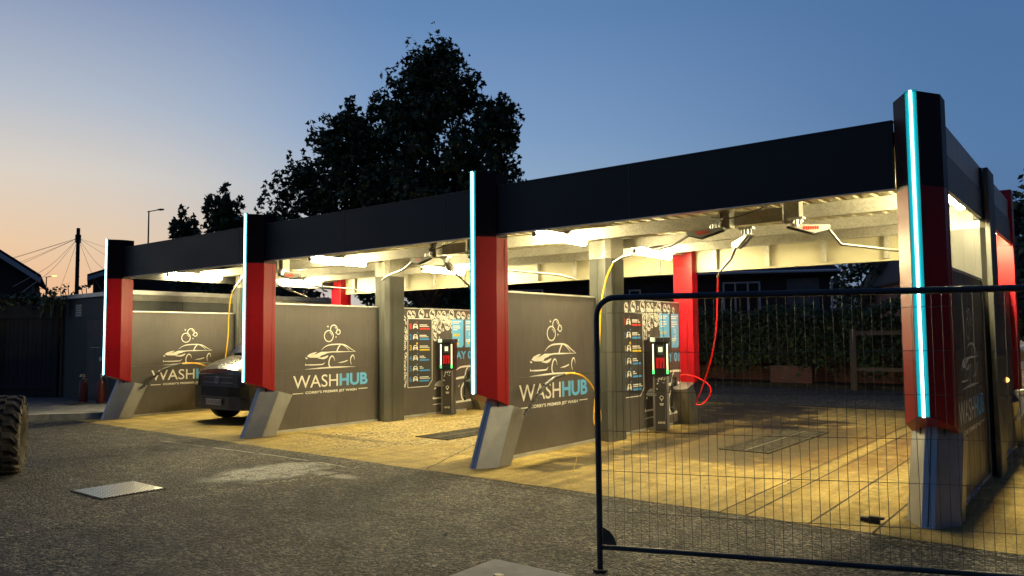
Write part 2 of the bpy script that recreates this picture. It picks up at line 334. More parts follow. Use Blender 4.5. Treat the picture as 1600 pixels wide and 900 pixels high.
def tag(o, label=None, cat=None, group=None, kind=None):
    if label: o['label'] = label
    if cat: o['category'] = cat
    if group: o['group'] = group
    if kind: o['kind'] = kind
    return o
def thing(name, loc, label, cat, group=None, rz=0):
    o = bpy.data.objects.new(name, None); COL.objects.link(o); o.location = loc; o.rotation_euler = (0, 0, rz); o.empty_display_size = .2
    return tag(o, label, cat, group)
def dup(o, loc=None, rz=None, label=None, group=None, parent=None):
    c = o.copy(); COL.objects.link(c)
    if parent is not None: c.parent = parent
    if loc is not None: c.location = loc
    if rz is not None: c.rotation_euler = (0, 0, rz)
    if label: c['label'] = label
    if group: c['group'] = group
    for ch in [x for x in list(COL.objects) if x.parent == o]: dup(ch, parent=c)
    return c
def smooth_path(pts, n=8):                       # Catmull-Rom
    P = [Vector(p) for p in pts]; P = [P[0]*2-P[1]] + P + [P[-1]*2-P[-2]]; out = []
    for i in range(1, len(P)-2):
        for k in range(n):
            t = k/n; a, b, c, d = P[i-1:i+3]
            out.append(.5*((2*b)+(c-a)*t+(2*a-5*b+4*c-d)*t*t+(3*b-a-3*c+d)*t**3))
    out.append(P[-2]); return out
# flat artwork on a panel facing +X: (y, z) pairs
class Art:
    def __init__(s, x): s.mb = MB(); s.x = x
    def poly(s, pts, mi=0):
        a = sum(pts[i][0]*pts[(i+1) % len(pts)][1]-pts[(i+1) % len(pts)][0]*pts[i][1] for i in range(len(pts)))
        if a < 0: pts = pts[::-1]
        s.mb.poly([(s.x, p[0], p[1]) for p in pts], mi)
    def rect(s, y0, z0, y1, z1, mi=0): s.poly([(y0, z0), (y1, z0), (y1, z1), (y0, z1)], mi)
    def stroke(s, pts, w, mi=0, taper=(1, 1), n=6):
        w *= 1.25
        P = smooth_path([(0, a, b) for a, b in pts], n) if len(pts) > 2 else [Vector((0, a, b)) for a, b in pts]
        L = []; Rr = []; m = len(P)
        for i, p in enumerate(P):
            d = (P[min(i+1, m-1)]-P[max(i-1, 0)]).normalized(); nn = Vector((0, -d.z, d.y)); t = i/(m-1)
            tp = 1-(1-taper[0])*max(0, 1-3*t)-(1-taper[1])*max(0, 3*t-2)
            L.append(p+nn*w/2*tp); Rr.append(p-nn*w/2*tp)
        vs = [(s.x, q.y, q.z) for q in L]+[(s.x, q.y, q.z) for q in Rr]
        s.mb.add(vs, [(m+i, m+i+1, i+1, i) for i in range(m-1)], mi)
    def ring(s, c, ro, w, mi=0, a0=0, a1=360, n=26, ax=1.0):
        k0 = [R(a0+(a1-a0)*i/n) for i in range(n+1)]
        vs = [(s.x, c[0]+ax*ro*math.cos(a), c[1]+ro*math.sin(a)) for a in k0]+[(s.x, c[0]+ax*(ro-w)*math.cos(a), c[1]+(ro-w)*math.sin(a)) for a in k0]
        s.mb.add(vs, [(i, i+1, n+2+i, n+1+i) for i in range(n)], mi)
    def disc(s, c, r, mi=0, n=16): s.poly([(c[0]+r*math.cos(2*math.pi*i/n), c[1]+r*math.sin(2*math.pi*i/n)) for i in range(n)], mi)
    def star(s, c, r, mi=0): s.poly([(c[0]+(r if i % 2 == 0 else r*.25)*math.sin(math.pi*i/4), c[1]+(r if i % 2 == 0 else r*.25)*math.cos(math.pi*i/4)) for i in range(8)], mi)
_txt = {}
def text_tris(s, bold=0.):
    k = (s, bold)
    if k in _txt: return _txt[k]
    cu = bpy.data.curves.new('t', 'FONT'); cu.body = s; cu.size = 1; cu.offset = bold; cu.resolution_u = 4
    o = bpy.data.objects.new('t', cu); COL.objects.link(o)
    dg = bpy.context.evaluated_depsgraph_get(); me = bpy.data.meshes.new_from_object(o.evaluated_get(dg))
    vs = [tuple(v.co) for v in me.vertices]; fs = [tuple(p.vertices) for p in me.polygons]
    bpy.data.objects.remove(o); bpy.data.curves.remove(cu); bpy.data.meshes.remove(me)
    x0 = min(v[0] for v in vs); x1 = max(v[0] for v in vs); y0 = min(v[1] for v in vs); y1 = max(v[1] for v in vs)
    _txt[k] = ([((v[0]-x0)/(x1-x0), (v[1]-y0)/(y1-y0)) for v in vs], fs); return _txt[k]
def put_text(mb, s, f, mi=0, bold=0.):           # f maps (u, v) in 0..1 to a 3D point
    vs, fs = text_tris(s, bold); mb.add([f(*v) for v in vs], fs, mi)
def panel_text(art, s, y0, y1, z0, z1, mi=0, bold=0.):
    put_text(art.mb, s, lambda u, v: (art.x, y0+(y1-y0)*u, z0+(z1-z0)*v), mi, bold)

# ================================================================== GROUND
def sheet(name, pts, z, m):
    mb = MB(); mb.poly([(x, y, z) for x, y in pts]); o = mb.build(name, m); return tag(o, kind='structure')
sheet('ground', [(-900, -300), (900, -300), (900, 1500), (-900, 1500)], 0, 'asphalt')
# concrete apron with an uneven front edge
edge = []
x = -15.2
while x < 7.0:
    edge.append((x, -.34+.012*(x+15)*-1*.6+rnd.uniform(-.025, .025))); x += .28
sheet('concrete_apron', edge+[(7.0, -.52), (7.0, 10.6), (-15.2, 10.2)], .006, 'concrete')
sheet('repair_strip', [(-15.2, -.86), (-10.0, -.80), (-6.1, -.80), (-5.2, -.72), (-5.2, -.40), (-10, -.36), (-15.2, -.34)], .004, 'patch')
sheet('rear_road', [(-40, 10.62), (30, 10.62), (30, 16.6), (-40, 16.6)], .004, 'lane')
# long tar seam and saw cuts
def strip(name, a, b, w, z, m, wob=0, n=14):
    mb = MB(); a = Vector((*a, 0)); b = Vector((*b, 0)); d = (b-a).normalized(); nn = Vector((-d.y, d.x, 0)); L = []; Q = []
    for i in range(n+1):
        p = a.lerp(b, i/n)+nn*rnd.uniform(-wob, wob); ww = w*rnd.uniform(.8, 1.2)/2; L.append(p+nn*ww); Q.append(p-nn*ww)
    mb.add([(p.x, p.y, z) for p in L]+[(p.x, p.y, z) for p in Q], [(n+1+i, n+2+i, i+1, i) for i in range(n)]); return tag(mb.build(name, m), kind='structure')
for x0, x1, w in ((-.83, -.9, .022), (-.32, -.36, .02), (-1.6, -1.66, .02), (-1.36, -1.42, .02)):
    strip('expansion_joint', (x0, -.47), (x1, 10.4), w, .0105, 'joint', .004)
strip('expansion_joint', (-5.35, -.40), (-6.3, 1.6), .018, .0105, 'joint', .012)
strip('expansion_joint', (-6.3, 1.6), (-6.0, 6.0), .018, .0105, 'joint', .012)
strip('expansion_joint', (-3.3, -.35), (-4.6, 1.8), .009, .0105, 'slot', .008)
strip('expansion_joint', (-15, 10.22), (7, 10.6), .12, .0105, 'joint', .01)
for x0 in (-.66, -1.48): strip('filled_slot', (x0, -.40), (x0-.05, 8.8), .16 if x0 < -1 else .2, .0085, 'slot', .006)
for a_, b_, w_ in (((-6.0, -5.4), (-6.02, -3.9), .20), ((-6.02, -3.9), (-6.15, -3.1), .18), ((-6.15, -3.1), (-6.22, -2.1), .17), ((-6.22, -2.1), (-6.0, -1.1), .13)):
    strip('tar_seam', a_, b_, w_, .0035, 'seam', .012, 12)
for a_, b_ in (((-10.7, -.93), (-9.5, -.86)), ((-9.3, -.85), (-8.3, -.80)), ((-8.2, -.79), (-7.1, -.79)), ((-6.9, -.79), (-6.3, -.83))):
    strip('crumbled_edge', a_, b_, .035, .0055, 'kerb', .012, 14)
strip('tar_seam', (-5.2, -.58), (6, -.68), .05, .003, 'joint', .02, 40)
# kerb and raised pavement on the left
kl = [(-15.12, .1), (-15.75, -.62), (-16.5, -1.75), (-17.4, -3.1), (-21, -8.5)]     # kerb line
mb = MB(); back = [(-32, -8.5), (-32, 9), (-15.3, 9), (-15.3, .4)]
pl = kl+back; mb.loft([[(x, y, 0) for x, y in pl[::-1]], [(x, y, .118) for x, y in pl[::-1]]]); tag(mb.build('pavement', 'paving'), kind='structure')
mb = MB()
for (ax_, ay_), (bx_, by_) in zip(kl[:-1], kl[1:]):
    d = Vector((bx_-ax_, by_-ay_, 0)); L = d.length; d.normalize(); nn = Vector((-d.y, d.x, 0)); u = 0
    while u < L-.02:
        e = min(u+.9, L); p = Vector((ax_, ay_, 0))+d*(u+.004); q = Vector((ax_, ay_, 0))+d*(e-.004)
        R4 = [p+nn*.02, q+nn*.02, q-nn*.13, p-nn*.13]; mb.loft([[Vector((v.x, v.y, 0)) for v in R4], [Vector((v.x, v.y, .124)) for v in R4]]); u += .9
tag(mb.build('kerb', 'kerb', bevel=.01), kind='structure')
# verge strip under the hedge
mb = MB(); mb.box((-40, 16.6, 0), (30, 40, .1)); tag(mb.build('verge', 'joint'), kind='structure')

# drain gullies
def gully(x0, y0, x1, y1, label):
    t = thing('drain_grate', ((x0+x1)/2, (y0+y1)/2, .008), label, 'drain grate', 'long steel drain grates set in the bay floors')
    w, l = (x1-x0)/2, (y1-y0)/2
    f = MB(); f.box((-w, -l, 0), (-w+.05, l, .012)); f.box((w-.05, -l, 0), (w, l, .012)); f.box((-w+.05, -l, 0), (w-.05, -l+.05, .012)); f.box((-w+.05, l-.05, 0), (w-.05, l, .012))
    f.build('grate_frame', 'joint', t)
    g = MB(); g.poly([(-w+.05, -l+.05, .001), (w-.05, -l+.05, .001), (w-.05, l-.05, .001), (-w+.05, l-.05, .001)], 1)
    y = -l+.09
    while y < l-.07: g.box((-w+.05, y, .002), (w-.05, y+.022, .011)); y += .075
    g.box((-.015, -l+.05, .0105), (.015, l-.05, .0125)); g.build('grate_bars', ['gratebar', 'plastic'], t)
gully(-3.15, 3.15, -2.45, 5.9, 'long drain grate ringed by rusty mud in the right-hand bay floor')
gully(-7.65, 1.7, -6.95, 4.3, 'long drain grate in the worn pebbly floor of the middle bay')

# ================================================================== CANOPY
can = thing('wash_canopy', (-7.39, 3.15, 0), 'long open canopy with black front fascia, pale lit ceiling and galvanised beams', 'canopy')
def cpart(mb, name, m, label=None, bevel=0):
    o = mb.build(name, m, can, bevel=bevel); o.location = (7.39, -3.15, 0)
    if label: o['label'] = label
    return o
XL, XR = -3*B-.16, .14
mb = MB(); xs = [XL, -3*B+.2, -2*B-.6, -1.5*B-.3, -B-.7, -.5*B-.4, -.2]
for a, b in zip(xs[:-1], xs[1:]): mb.box((a, .25, 2.88), (b-.004, .31, 3.485))
cpart(mb, 'front_fascia', 'black')
mb = MB()
for xx in xs[1:-1]: mb.box((xx-.006, .2465, 2.885), (xx+.002, .2495, 3.48))
for xx in [XL+.4+.8*i for i in range(0)]: pass
cpart(mb, 'joint_strip', 'postgrey')
mb = MB(); mb.box((XL, .243, 3.486), (-.2, .33, 3.494)); cpart(mb, 'fascia_trim', 'postgrey', 'upper capping trim')
mb = MB(); mb.box((XL, .245, 2.874), (-.2, .34, 2.880)); cpart(mb, 'fascia_trim', 'alu')
mb = MB(); mb.box((XR-.05, .47, 3.21), (XR, 6.0, 3.49)); cpart(mb, 'side_fascia', 'sidelight', 'upper strip of the side fascia, paler to stand in for light on it')
mb = MB(); mb.box((XR-.03, .47, 2.885), (XR+.012, 6.0, 3.208)); cpart(mb, 'side_fascia', 'sidegrey', 'lower dark grey board of the side fascia')
mb = MB(); mb.box((XL, .32, 2.885), (XL+.05, 6.0, 3.47)); cpart(mb, 'side_fascia', 'black')
mb = MB(); mb.box((XL, 6.02, 2.74), (XR, 6.08, 3.48), 0); mb.box((XL+.06, 6.0, 2.745), (XR-.06, 6.019, 3.24), 1); cpart(mb, 'rear_fascia', ['sidegrey', 'ceil'])
# roof deck with corrugated liner: ribs run front to back
prof = []; x = XL+.06
while x < XR-.08:
    prof += [(x, 3.27), (x+.11, 3.27), (x+.125, 3.30), (x+.185, 3.30)]; x += .20
prof = [p for p in prof if p[0] < XR-.055]
mb = MB(); n = len(prof)
mb.add([(p[0], .33, p[1]) for p in prof]+[(p[0], 5.99, p[1]) for p in prof], [(i, i+1, n+i+1, n+i) for i in range(n-1)])
cpart(mb, 'ceiling_liner', 'ceil')
mb = MB(); mb.box((XL+.06, .32, 3.33), (XR-.06, 6.01, 3.40)); cpart(mb, 'roof_deck', 'black')
# galvanised purlins, C-section
def cbeam(y, z0, z1, name='purlin', x0=XL+.07, x1=XR-.07):
    mb = MB(); mb.box((x0, y, z0), (x1, y+.006, z1)); mb.box((x0, y+.006, z0), (x1, y+.055, z0+.006)); mb.box((x0, y+.006, z1-.006), (x1, y+.055, z1)); mb.box((x0, y-.004, z0+.012), (x1, y, z0+.03))
    return cpart(mb, name, 'galv')
cbeam(1.95, 2.945, 3.105); cbeam(3.62, 3.0, 3.15); cbeam(4.75, 3.0, 3.15)
# cross rails over every divider
for j in range(4):
    X = (j-3)*B
    mb = MB(); mb.box((X-.04, .33, 3.07), (X+.04, 5.98, 3.20)) ; cpart(mb, 'rafter', 'galv')
# upright cleats on the rear fascia and hanging brackets
for j in range(3):
    for k in range(5):
        X = (j-3)*B+.55+k*.95
        mb = MB(); mb.box((X, 5.93, 2.78), (X+.07, 5.99, 3.14)); mb.box((X-.03, 5.95, 3.02), (X, 5.99, 3.14)); cpart(mb, 'cleat', 'galv')
    for X, w in (((j-3)*B+2.50, .14), ((j-3)*B+3.30, .2)):
        mb = MB(); mb.box((X-w/2, 1.86, 2.90), (X+w/2, 1.948, 3.15)); mb.box((X-w/2, 1.80, 2.90), (X-w/2+.012, 1.86, 3.15)); mb.box((X+w/2-.012, 1.80, 2.90), (X+w/2, 1.86, 3.15))
        cpart(mb, 'hanger', 'galv')
# loose wiring under the ceiling
for j in range(3):
    X0 = (j-3)*B
    for k in range(2):
        mb = MB(); mb.tube(smooth_path([(X0+3.2-.6*k, 1.9, 3.2), (X0+2.9-.3*k, 1.7, 3.05), (X0+2.5, 1.74, 3.0), (X0+2.1+.4*k, 2.1, 3.12)], 5), .008, 6); cpart(mb, 'cable', 'plastic')

# -------- front / rear prow columns (local: prow tip at y=0, body towards +y)
def prow(zf, y0=0, back=.46):
    pts = [(-.05, 0), (.05, 0), (.185, .23), (.185, back), (-.185, back), (-.185, .23)]
    return [(x, y0+y, zf(y)) for x, y in pts]
def make_column(neon, label, group, name='clad_column', loc=(0, 0, 0), rz=0):
    t = thing(name, loc, label, 'column', group, rz)
    low = lambda y: .905-.36*y
    m = MB(); m.loft([prow(low), prow(lambda y: 2.84)]); m.build('red_cladding', 'red', t, bevel=.004)
    m = MB(); m.loft([prow(lambda y: 2.843), prow(lambda y: 3.645)]); m.build('top_cladding', 'cap' if neon else 'red', t, bevel=.004)
    # folded seam strips on the sides
    m = MB()
    for s in (-1, 1): m.box((min(s*.1855, s*.189), .39, .80), (max(s*.1855, s*.189), .396, 2.83))
    m.build('seam', 'red', t)
    # slanted stainless foot
    fz0 = 0.008
    def ring(y, z): return [(-.05, y, z(0)), (.05, y, z(0)), (.2, y+.24, z(.24)), (.2, y+.50, z(.5)), (.12, y+.56, z(.56)), (-.12, y+.56, z(.56)), (-.2, y+.50, z(.5)), (-.2, y+.24, z(.24))]
    bot = [(a, b, fz0) for a, b, c in ring(-.03, lambda y: 0)]
    top = [(a, b, c) for a, b, c in ring(.29, lambda y: .80-.28*y)]
    m = MB(); m.loft([bot, top]); m.build('steel_foot', 'steel', t, bevel=.004)
    m = MB(); m.box((-.002, -.001, 0), (.002, .001, .001))
    m = MB()                                             # dark seam down the toe plate
    m.add([(-.004, -.0335, .02), (.004, -.0335, .02), (.004, .2840, .79), (-.004, .2840, .79)], [(0, 1, 2, 3)]); m.build('toe_seam', 'plastic', t)
    m = MB()
    for s in (-1, 1): m.add([(s*.199, .235, .012), (s*.2025, .235, .012), (s*.2025, .525, .712), (s*.199, .525, .712)], [(0, 1, 2, 3)])
    m.build('corner_fold', 'plastic', t)
    m = MB()
    for zz, yy in ((.05, -.01), (.74, .27)): m.tube([(.052, yy, zz), (.058, yy-.003, zz)], .008, 8)
    m.build('rivet', 'chrome', t)
    m = MB(); m.loft([[(-.12, .12, .5), (.12, .12, .5), (.12, .42, .5), (-.12, .42, .5)], [(-.12, .12, .85), (.12, .12, .85), (.12, .42, .75), (-.12, .42, .75)]])
    # inner stub between cladding and foot
    m = MB(); m.loft([[(-.1, .34, .6), (.1, .34, .6), (.1, .44, .6), (-.1, .44, .6)], [(-.1, .34, .95), (.1, .34, .95), (.1, .44, .95), (-.1, .44, .95)]]); m.build('inner_post', 'plastic', t)
    if neon:
        s = MB(); s.box((-.010, -.022, .905), (.010, -.004, 3.655), 0); s.box((-.044, -.006, .91), (-.0125, -.001, 3.64), 1); s.box((.0125, -.006, .91), (.044, -.001, 3.64), 1); s.box((-.05, -.018, 3.646), (.05, .01, 3.655), 1)
        s.build('light_strip', ['neon', 'neon2'], t)
    return t
gF = 'prow-shaped front columns with cyan light strips'
fl = ['leftmost red front column with cyan light strip, beside the dark cabin', 'red front column with cyan light strip standing in front of the dark van',
      'red front column with cyan light strip between the middle and right bays', 'nearest front column with cyan light strip, behind the mesh fence at the right corner']
c0 = make_column(True, fl[0], gF, loc=(-3*B, 0, 0))
for j in (1, 2, 3): dup(c0, (-(3-j)*B, 0, 0), label=fl[j])
gR = 'plain red rear columns on steel feet'
rl = ['leftmost red rear column showing above the dark van', 'red rear column behind the middle bay pay station, rising above the grey panel', 'red rear column beside the bay 01 sign board, a red hose looped at its foot', 'red rear column at the far right corner, next to the pale gravel bag']
r0 = make_column(False, rl[3], gR, loc=(0, 6.3, 0), rz=math.pi)
for j in (0, 1, 2): dup(r0, (-(3-j)*B, 6.3, 0), label=rl[j])
# -------- middle posts
ml = ['grey middle post behind the dark van', 'grey middle post between logo panel and bay 02 board', 'grey middle post between logo panel and bay 01 board', 'wide grey middle post of the outer right wall']
def make_post(label, outer=False, loc=(0, 0, 0)):
    t = thing('middle_post', loc, label, 'post', None if outer else 'grey and galvanised middle posts')
    s = [(-.2, 2.98), (.06, 2.98), (.06, 2.93), (.12, 2.93), (.17, 3.02), (.17, 3.40), (-.2, 3.40)]
    m = MB(); m.loft([[(x, y, 0.008) for x, y in s], [(x, y, 2.79) for x, y in s]]); m.build('grey_sleeve', 'postgrey', t, bevel=.003)
    k = [(x*.985, 2.93+(y-2.93)*.99+.003) for x, y in s]
    m = MB(); m.loft([[(x, y, 2.791) for x, y in k], [(x, y, 3.26) for x, y in k]]); m.build('galvanised_head', 'galv', t)
    m = MB(); m.box((.172, 3.10, .05), (.176, 3.105, 2.75)); m.box((-.06, 2.976, .05), (-.055, 2.9795, 2.75)); m.build('seam', 'plastic', t)
    if outer:
        m = MB(); m.box((.174, 2.90, .008), (.225, 3.42, 3.46)); m.build('outer_cover', 'postgrey', t, bevel=.004)
        m = MB(); m.box((.06, 2.88, 2.88), (.17, 2.92, 3.46)); m.build('cover_return', 'black', t)
    return t
p0 = make_post(ml[0], loc=(-3*B, 0, 0))
for j in (1, 2): dup(p0, (-(3-j)*B, 0, 0), label=ml[j])
make_post(ml[3], True)

# -------- divider panels with the logo
def logo(x, t):
    A = Art(x)
    A.ring((1.771, 1.642), .109, .018); A.ring((1.885, 1.765), .086, .018, a0=-62, a1=212); A.ring((1.987, 1.717), .052, .016)
    A.ring((1.771, 1.642), .072, .011, a0=10, a1=75, n=8); A.ring((1.885, 1.765), .052, .010, a0=10, a1=75, n=8); A.ring((1.987, 1.717), .028, .008, a0=10, a1=75, n=6)
    A.star((1.75, 1.814), .032); A.star((1.934, 1.624), .026)
    A.stroke([(1.608, 1.394), (1.685, 1.448), (1.788, 1.481), (1.935, 1.491), (2.063, 1.489), (2.171, 1.464), (2.281, 1.404), (2.392, 1.352)], .019, taper=(.2, .3))
    A.stroke([(2.392, 1.351), (2.15, 1.353), (1.957, 1.354), (1.80, 1.352), (1.676, 1.328), (1.56, 1.285)], .017, taper=(.2, .6))
    A.poly([(1.294, 1.284), (1.343, 1.325), (1.44, 1.352), (1.52, 1.360), (1.46, 1.325), (1.40, 1.312), (1.50, 1.325), (1.60, 1.360), (1.768, 1.360), (1.70, 1.318), (1.60, 1.292), (1.574, 1.262), (1.50, 1.257), (1.364, 1.262)])
    A.stroke([(2.03, 1.48), (1.989, 1.43), (1.955, 1.364)], .02); A.stroke([(2.03, 1.48), (2.09, 1.478), (2.19, 1.42), (2.25, 1.36)], .010, taper=(1, .3))
    A.stroke([(1.53, 1.248), (1.646, 1.247), (1.71, 1.262), (1.758, 1.287)], .032, taper=(.2, .5))
    A.poly([(1.262, 1.272), (1.318, 1.252), (1.285, 1.236), (1.268, 1.248)])
    A.stroke([(1.262, 1.137), (1.444, 1.133), (1.632, 1.135)], .017, taper=(.5, 1)); A.poly([(1.60, 1.128), (1.65, 1.128), (1.695, 1.178), (1.64, 1.148)]); A.poly([(1.258, 1.128), (1.29, 1.128), (1.265, 1.165)])
    A.stroke([(1.908, 1.19), (1.888, 1.25), (1.848, 1.278), (1.805, 1.25), (1.776, 1.17), (1.783, 1.11), (1.815, 1.078)], .02, taper=(.2, 1))
    A.stroke([(2.372, 1.20), (2.355, 1.262), (2.327, 1.283), (2.293, 1.255), (2.273, 1.19), (2.295, 1.112)], .019, taper=(.2, .3))
    A.stroke([(1.98, 1.152), (2.108, 1.166), (2.206, 1.190)], .016, taper=(.1, 1))
    A.stroke([(1.257, 1.060), (1.791, 1.074), (2.393, 1.072)], .020, taper=(.1, .1))
    A.mb.build('car_emblem', 'white', t)
    A = Art(x)
    panel_text(A, 'WASH', 1.012, 1.985, .733, .955, 0, .004); panel_text(A, "CORBY'S PREMIER JET WASH", 1.268, 2.423, .615, .673, 0, .028)
    A.rect(1.002, .638, 1.223, .652); A.rect(2.467, .651, 2.689, .665)
    A.mb.build('lettering', 'white', t)
    A = Art(x); panel_text(A, 'HUB', 2.02, 2.69, .733, .955, 0, .035); A.mb.build('lettering', 'blue', t)
def make_divider(label, loc, outer=0):
    t = thing('divider_panel', loc, label, 'panel', 'grey divider panels with the car emblem')
    x0, x1 = -.14+outer, -.085+outer
    m = MB(); m.box((x0, .5, .05), (x1, 2.945, .62+.43)); m.box((x0, .5, 1.054), (x1, 2.945, 2.185)); m.build('sheet', 'grey', t, bevel=.002)
    m = MB(); m.box((x0-.008, .48, 2.186), (x1+.008, 2.95, 2.21)); m.build('top_trim', 'alu', t)
    m = MB(); m.box((x0-.012, .52, .008), (x1+.012, 2.95, .048)); m.build('base_rail', 'alu', t)
    m = MB(); m.box((x1, 2.90, .05), (x1+.006, 2.944, 2.18)); m.build('end_trim', 'postgrey', t)
    logo(x1+.003, t)
    return t
dl = ['grey logo panel of the left bay with yellow hose hanging before it', 'grey logo panel of the middle bay, its artwork fully in view', 'grey logo panel of the right bay, crossed by a black wash lance', 'grey logo panel on the outer right wall, seen nearly edge on']
d0 = make_divider(dl[0], (-3*B, 0, 0))
for j in (1, 2): dup(d0, (-(3-j)*B, 0, 0), label=dl[j])
dup(d0, (.19, 0, 0), label=dl[3])

# -------- rear panels: programme boards
def make_board(bay, label, loc, blank=False):
    t = thing('programme_board', loc, label, 'sign board', 'dark programme boards with bubble artwork')
    x0, x1 = -.14, -.085
    m = MB(); m.box((x0, 3.41, .05), (x1, 5.9, 2.185)); m.build('sheet', 'grey', t, bevel=.002)
    m = MB(); m.box((x0-.008, 3.41, 2.186), (x1+.008, 5.9, 2.205)); m.build('top_trim', 'alu', t)
    m = MB(); m.box((x0-.012, 3.41, .008), (x1+.012, 5.5, .048)); m.build('base_rail', 'alu', t)
    if blank: return t
    x = x1+.003; r = random.Random(3)
    A = Art(x)
    bubs = [(3.791, 2.065, .075), (3.9, 2.068, .07), (4.13, 2.084, .09), (4.29, 2.06, .03), (4.45, 2.09, .09), (4.66, 2.087, .07), (4.80, 2.077, .075), (5.04, 2.095, .09), (5.27, 2.08, .07), (5.42, 2.07, .075), (5.6, 2.05, .05),
            (4.518, 1.869, .09), (4.664, 1.96, .10), (4.915, 1.86, .10), (4.663, 1.756, .07), (4.535, 1.72, .07), (4.535, 1.585, .06), (4.663, 1.597, .02), (4.80, 1.96, .06), (5.06, 1.97, .07), (5.08, 1.84, .07), (4.78, 1.76, .03), (5.06, 1.72, .03), (4.6, 2.0, .06), (4.94, 1.99, .05)]
    for k in range(26): bubs.append((3.66+r.uniform(-.02, .045), .65+k*.055+r.uniform(-.02, .02), r.uniform(.015, .045)))
    for k in range(30): bubs.append((r.uniform(4.5, 5.15), r.uniform(1.85, 2.1), r.uniform(.02, .045)))
    for y, z, q in bubs:
        A.ring((y, z), q*1.12, max(.010, q*.24), n=18, ax=.82); A.ring((y, z), q*.72, q*.34, a0=15, a1=100, n=6, ax=.82); A.ring((y, z), q*.78, q*.45, a0=200, a1=310, n=7, ax=.82)
    A.stroke([(3.665, .60), (3.700, .72), (3.672, .86)], .012)
    A.mb.build('bubble_artwork', 'white', t)
    A = Art(x+.003)
    A.poly([(3.741, 1.985), (4.438, 1.985), (4.438, .72), (4.322, .60), (3.741, .60)]); A.mb.build('list_panel', 'dkp', t)
    A = Art(x+.0045)
    for p, q in (((3.741, 1.985), (4.438, 1.985)), ((4.438, 1.985), (4.438, .72)), ((4.438, .72), (4.322, .60)), ((4.322, .60), (3.741, .60)), ((3.741, .60), (3.741, 1.985))): A.stroke([p, q], .012)
    A.mb.build('list_border', 'white', t)
    cols = [1, 2, 3, 2, 2, 2]; zz = [1.828, 1.614, 1.395, 1.187, .975, .763]
    A = Art(x+.005)
    for i, (z, c) in enumerate(zip(zz, cols)):
        panel_text(A, str(i+1), 3.79, 3.848, z-.055, z+.055, c, .02)
        A.poly([(3.885, z-.05), (3.885, z-.01), (3.90, z+.035), (3.925, z+.052), (3.985, z+.052), (4.01, z+.035), (4.025, z-.01), (4.025, z-.05), (4.0, z-.05), (4.0, z-.03), (3.91, z-.03), (3.91, z-.05)], 0)
        A.mb.add([(A.x+.001, 3.915, z+.01), (A.x+.001, 3.995, z+.01), (A.x+.001, 3.98, z+.035), (A.x+.001, 3.93, z+.035)], [(0, 1, 2, 3)], 4); A.mb.add([(A.x+.001, 3.93, z-.018), (A.x+.001, 3.98, z-.018), (A.x+.001, 3.98, z-.006), (A.x+.001, 3.93, z-.006)], [(0, 1, 2, 3)], 4)
        A.rect(4.075, z-.062, 4.37-.02*(i % 2), z-.03, c)
        wl = [.22, .2, .24, .13, .07, .26][i]
        A.rect(4.075, z+.022, 4.075+wl, z+.040, 0); A.rect(4.075, z-.006, 4.075+wl+.05, z+.008, 0)
        A.disc((4.0+.015*(i % 2), z+.085), .014 if i != 2 else .026, c)
    A.mb.build('programme_list', ['white', 'redp', 'bluep', 'yelp', 'dkp'], t)
    A = Art(x+.004)
    A.poly([(5.055, 1.985), (5.416, 1.985), (5.416, 1.43), (5.365, 1.38), (5.055, 1.38)], 1); A.poly([(5.475, 1.985), (5.79, 1.985), (5.79, 1.43), (5.74, 1.38), (5.475, 1.38)], 1)
    A.mb.build('notice', ['white', 'blue'], t)
    A = Art(x+.0055)
    for y in (5.08, 5.5):
        for z, w in ((1.94, .26), (1.905, .2), (1.84, .22), (1.80, .24), (1.76, .15), (1.54, .2), (1.51, .12)): A.rect(y, z-.008, y+w, z+.010, 0)
    for y in (5.08, 5.16, 5.24): A.rect(y, 1.62, y+.055, 1.675, 2)
    A.ring((5.63, 1.68), .04, .014); A.stroke([(5.6, 1.6), (5.63, 1.5), (5.68, 1.62)], .014); A.rect(5.55, 1.44, 5.6, 1.49, 2); A.rect(5.2, 1.43, 5.26, 1.48, 2)
    A.mb.build('notice_text', ['white', 'blue', 'yelp'], t)
    A = Art(x+.003); panel_text(A, 'BAY '+bay, 5.06, 5.80, 1.13, 1.30, 0, .03); A.mb.build('bay_number', 'blue', t)
    A = Art(x+.0035)
    A.poly([(4.51, .60), (4.56, .66), (4.66, .70), (4.74, .695), (4.86, .66), (4.86, .56), (4.62, .575)]); A.poly([(4.49, .53), (4.53, .575), (4.58, .545), (4.50, .52)])
    A.stroke([(4.47, .335), (4.62, .338), (4.95, .338)], .026); A.poly([(4.45, .325), (4.50, .325), (4.47, .385)]); A.stroke([(4.45, .205), (4.6, .215), (5.0, .212)], .016, taper=(.2, 1))
    A.stroke([(5.15, .88), (5.25, .93), (5.34, .955), (5.55, .965), (5.86, .955)], .03, taper=(.2, 1)); A.stroke([(5.05, .70), (5.25, .722), (5.5, .738), (5.86, .745)], .04, taper=(.3, 1)); A.stroke([(5.56, .94), (5.50, .88), (5.46, .76)], .022)
    A.stroke([(5.60, .47), (5.57, .57), (5.50, .625), (5.42, .60), (5.35, .50), (5.34, .38), (5.37, .28), (5.43, .235)], .035, taper=(.2, 1))
    A.stroke([(4.9, .205), (5.25, .215), (5.86, .235)], .036); A.poly([(5.24, .53), (5.29, .59), (5.27, .53)])
    A.mb.build('car_emblem', 'white', t)
    return t
make_board('00', 'plain grey rear wall panel hidden behind the dark van', (-3*B, 0, 0), True)
make_board('02', 'board reading BAY 02 with numbered programme list, middle bay', (-2*B, 0, 0))
make_board('01', 'board reading BAY 01 with numbered programme list, behind the mesh fence', (-B, 0, 0))
make_board('00', 'plain grey rear panel on the outer right wall', (.19, 0, 0), True)

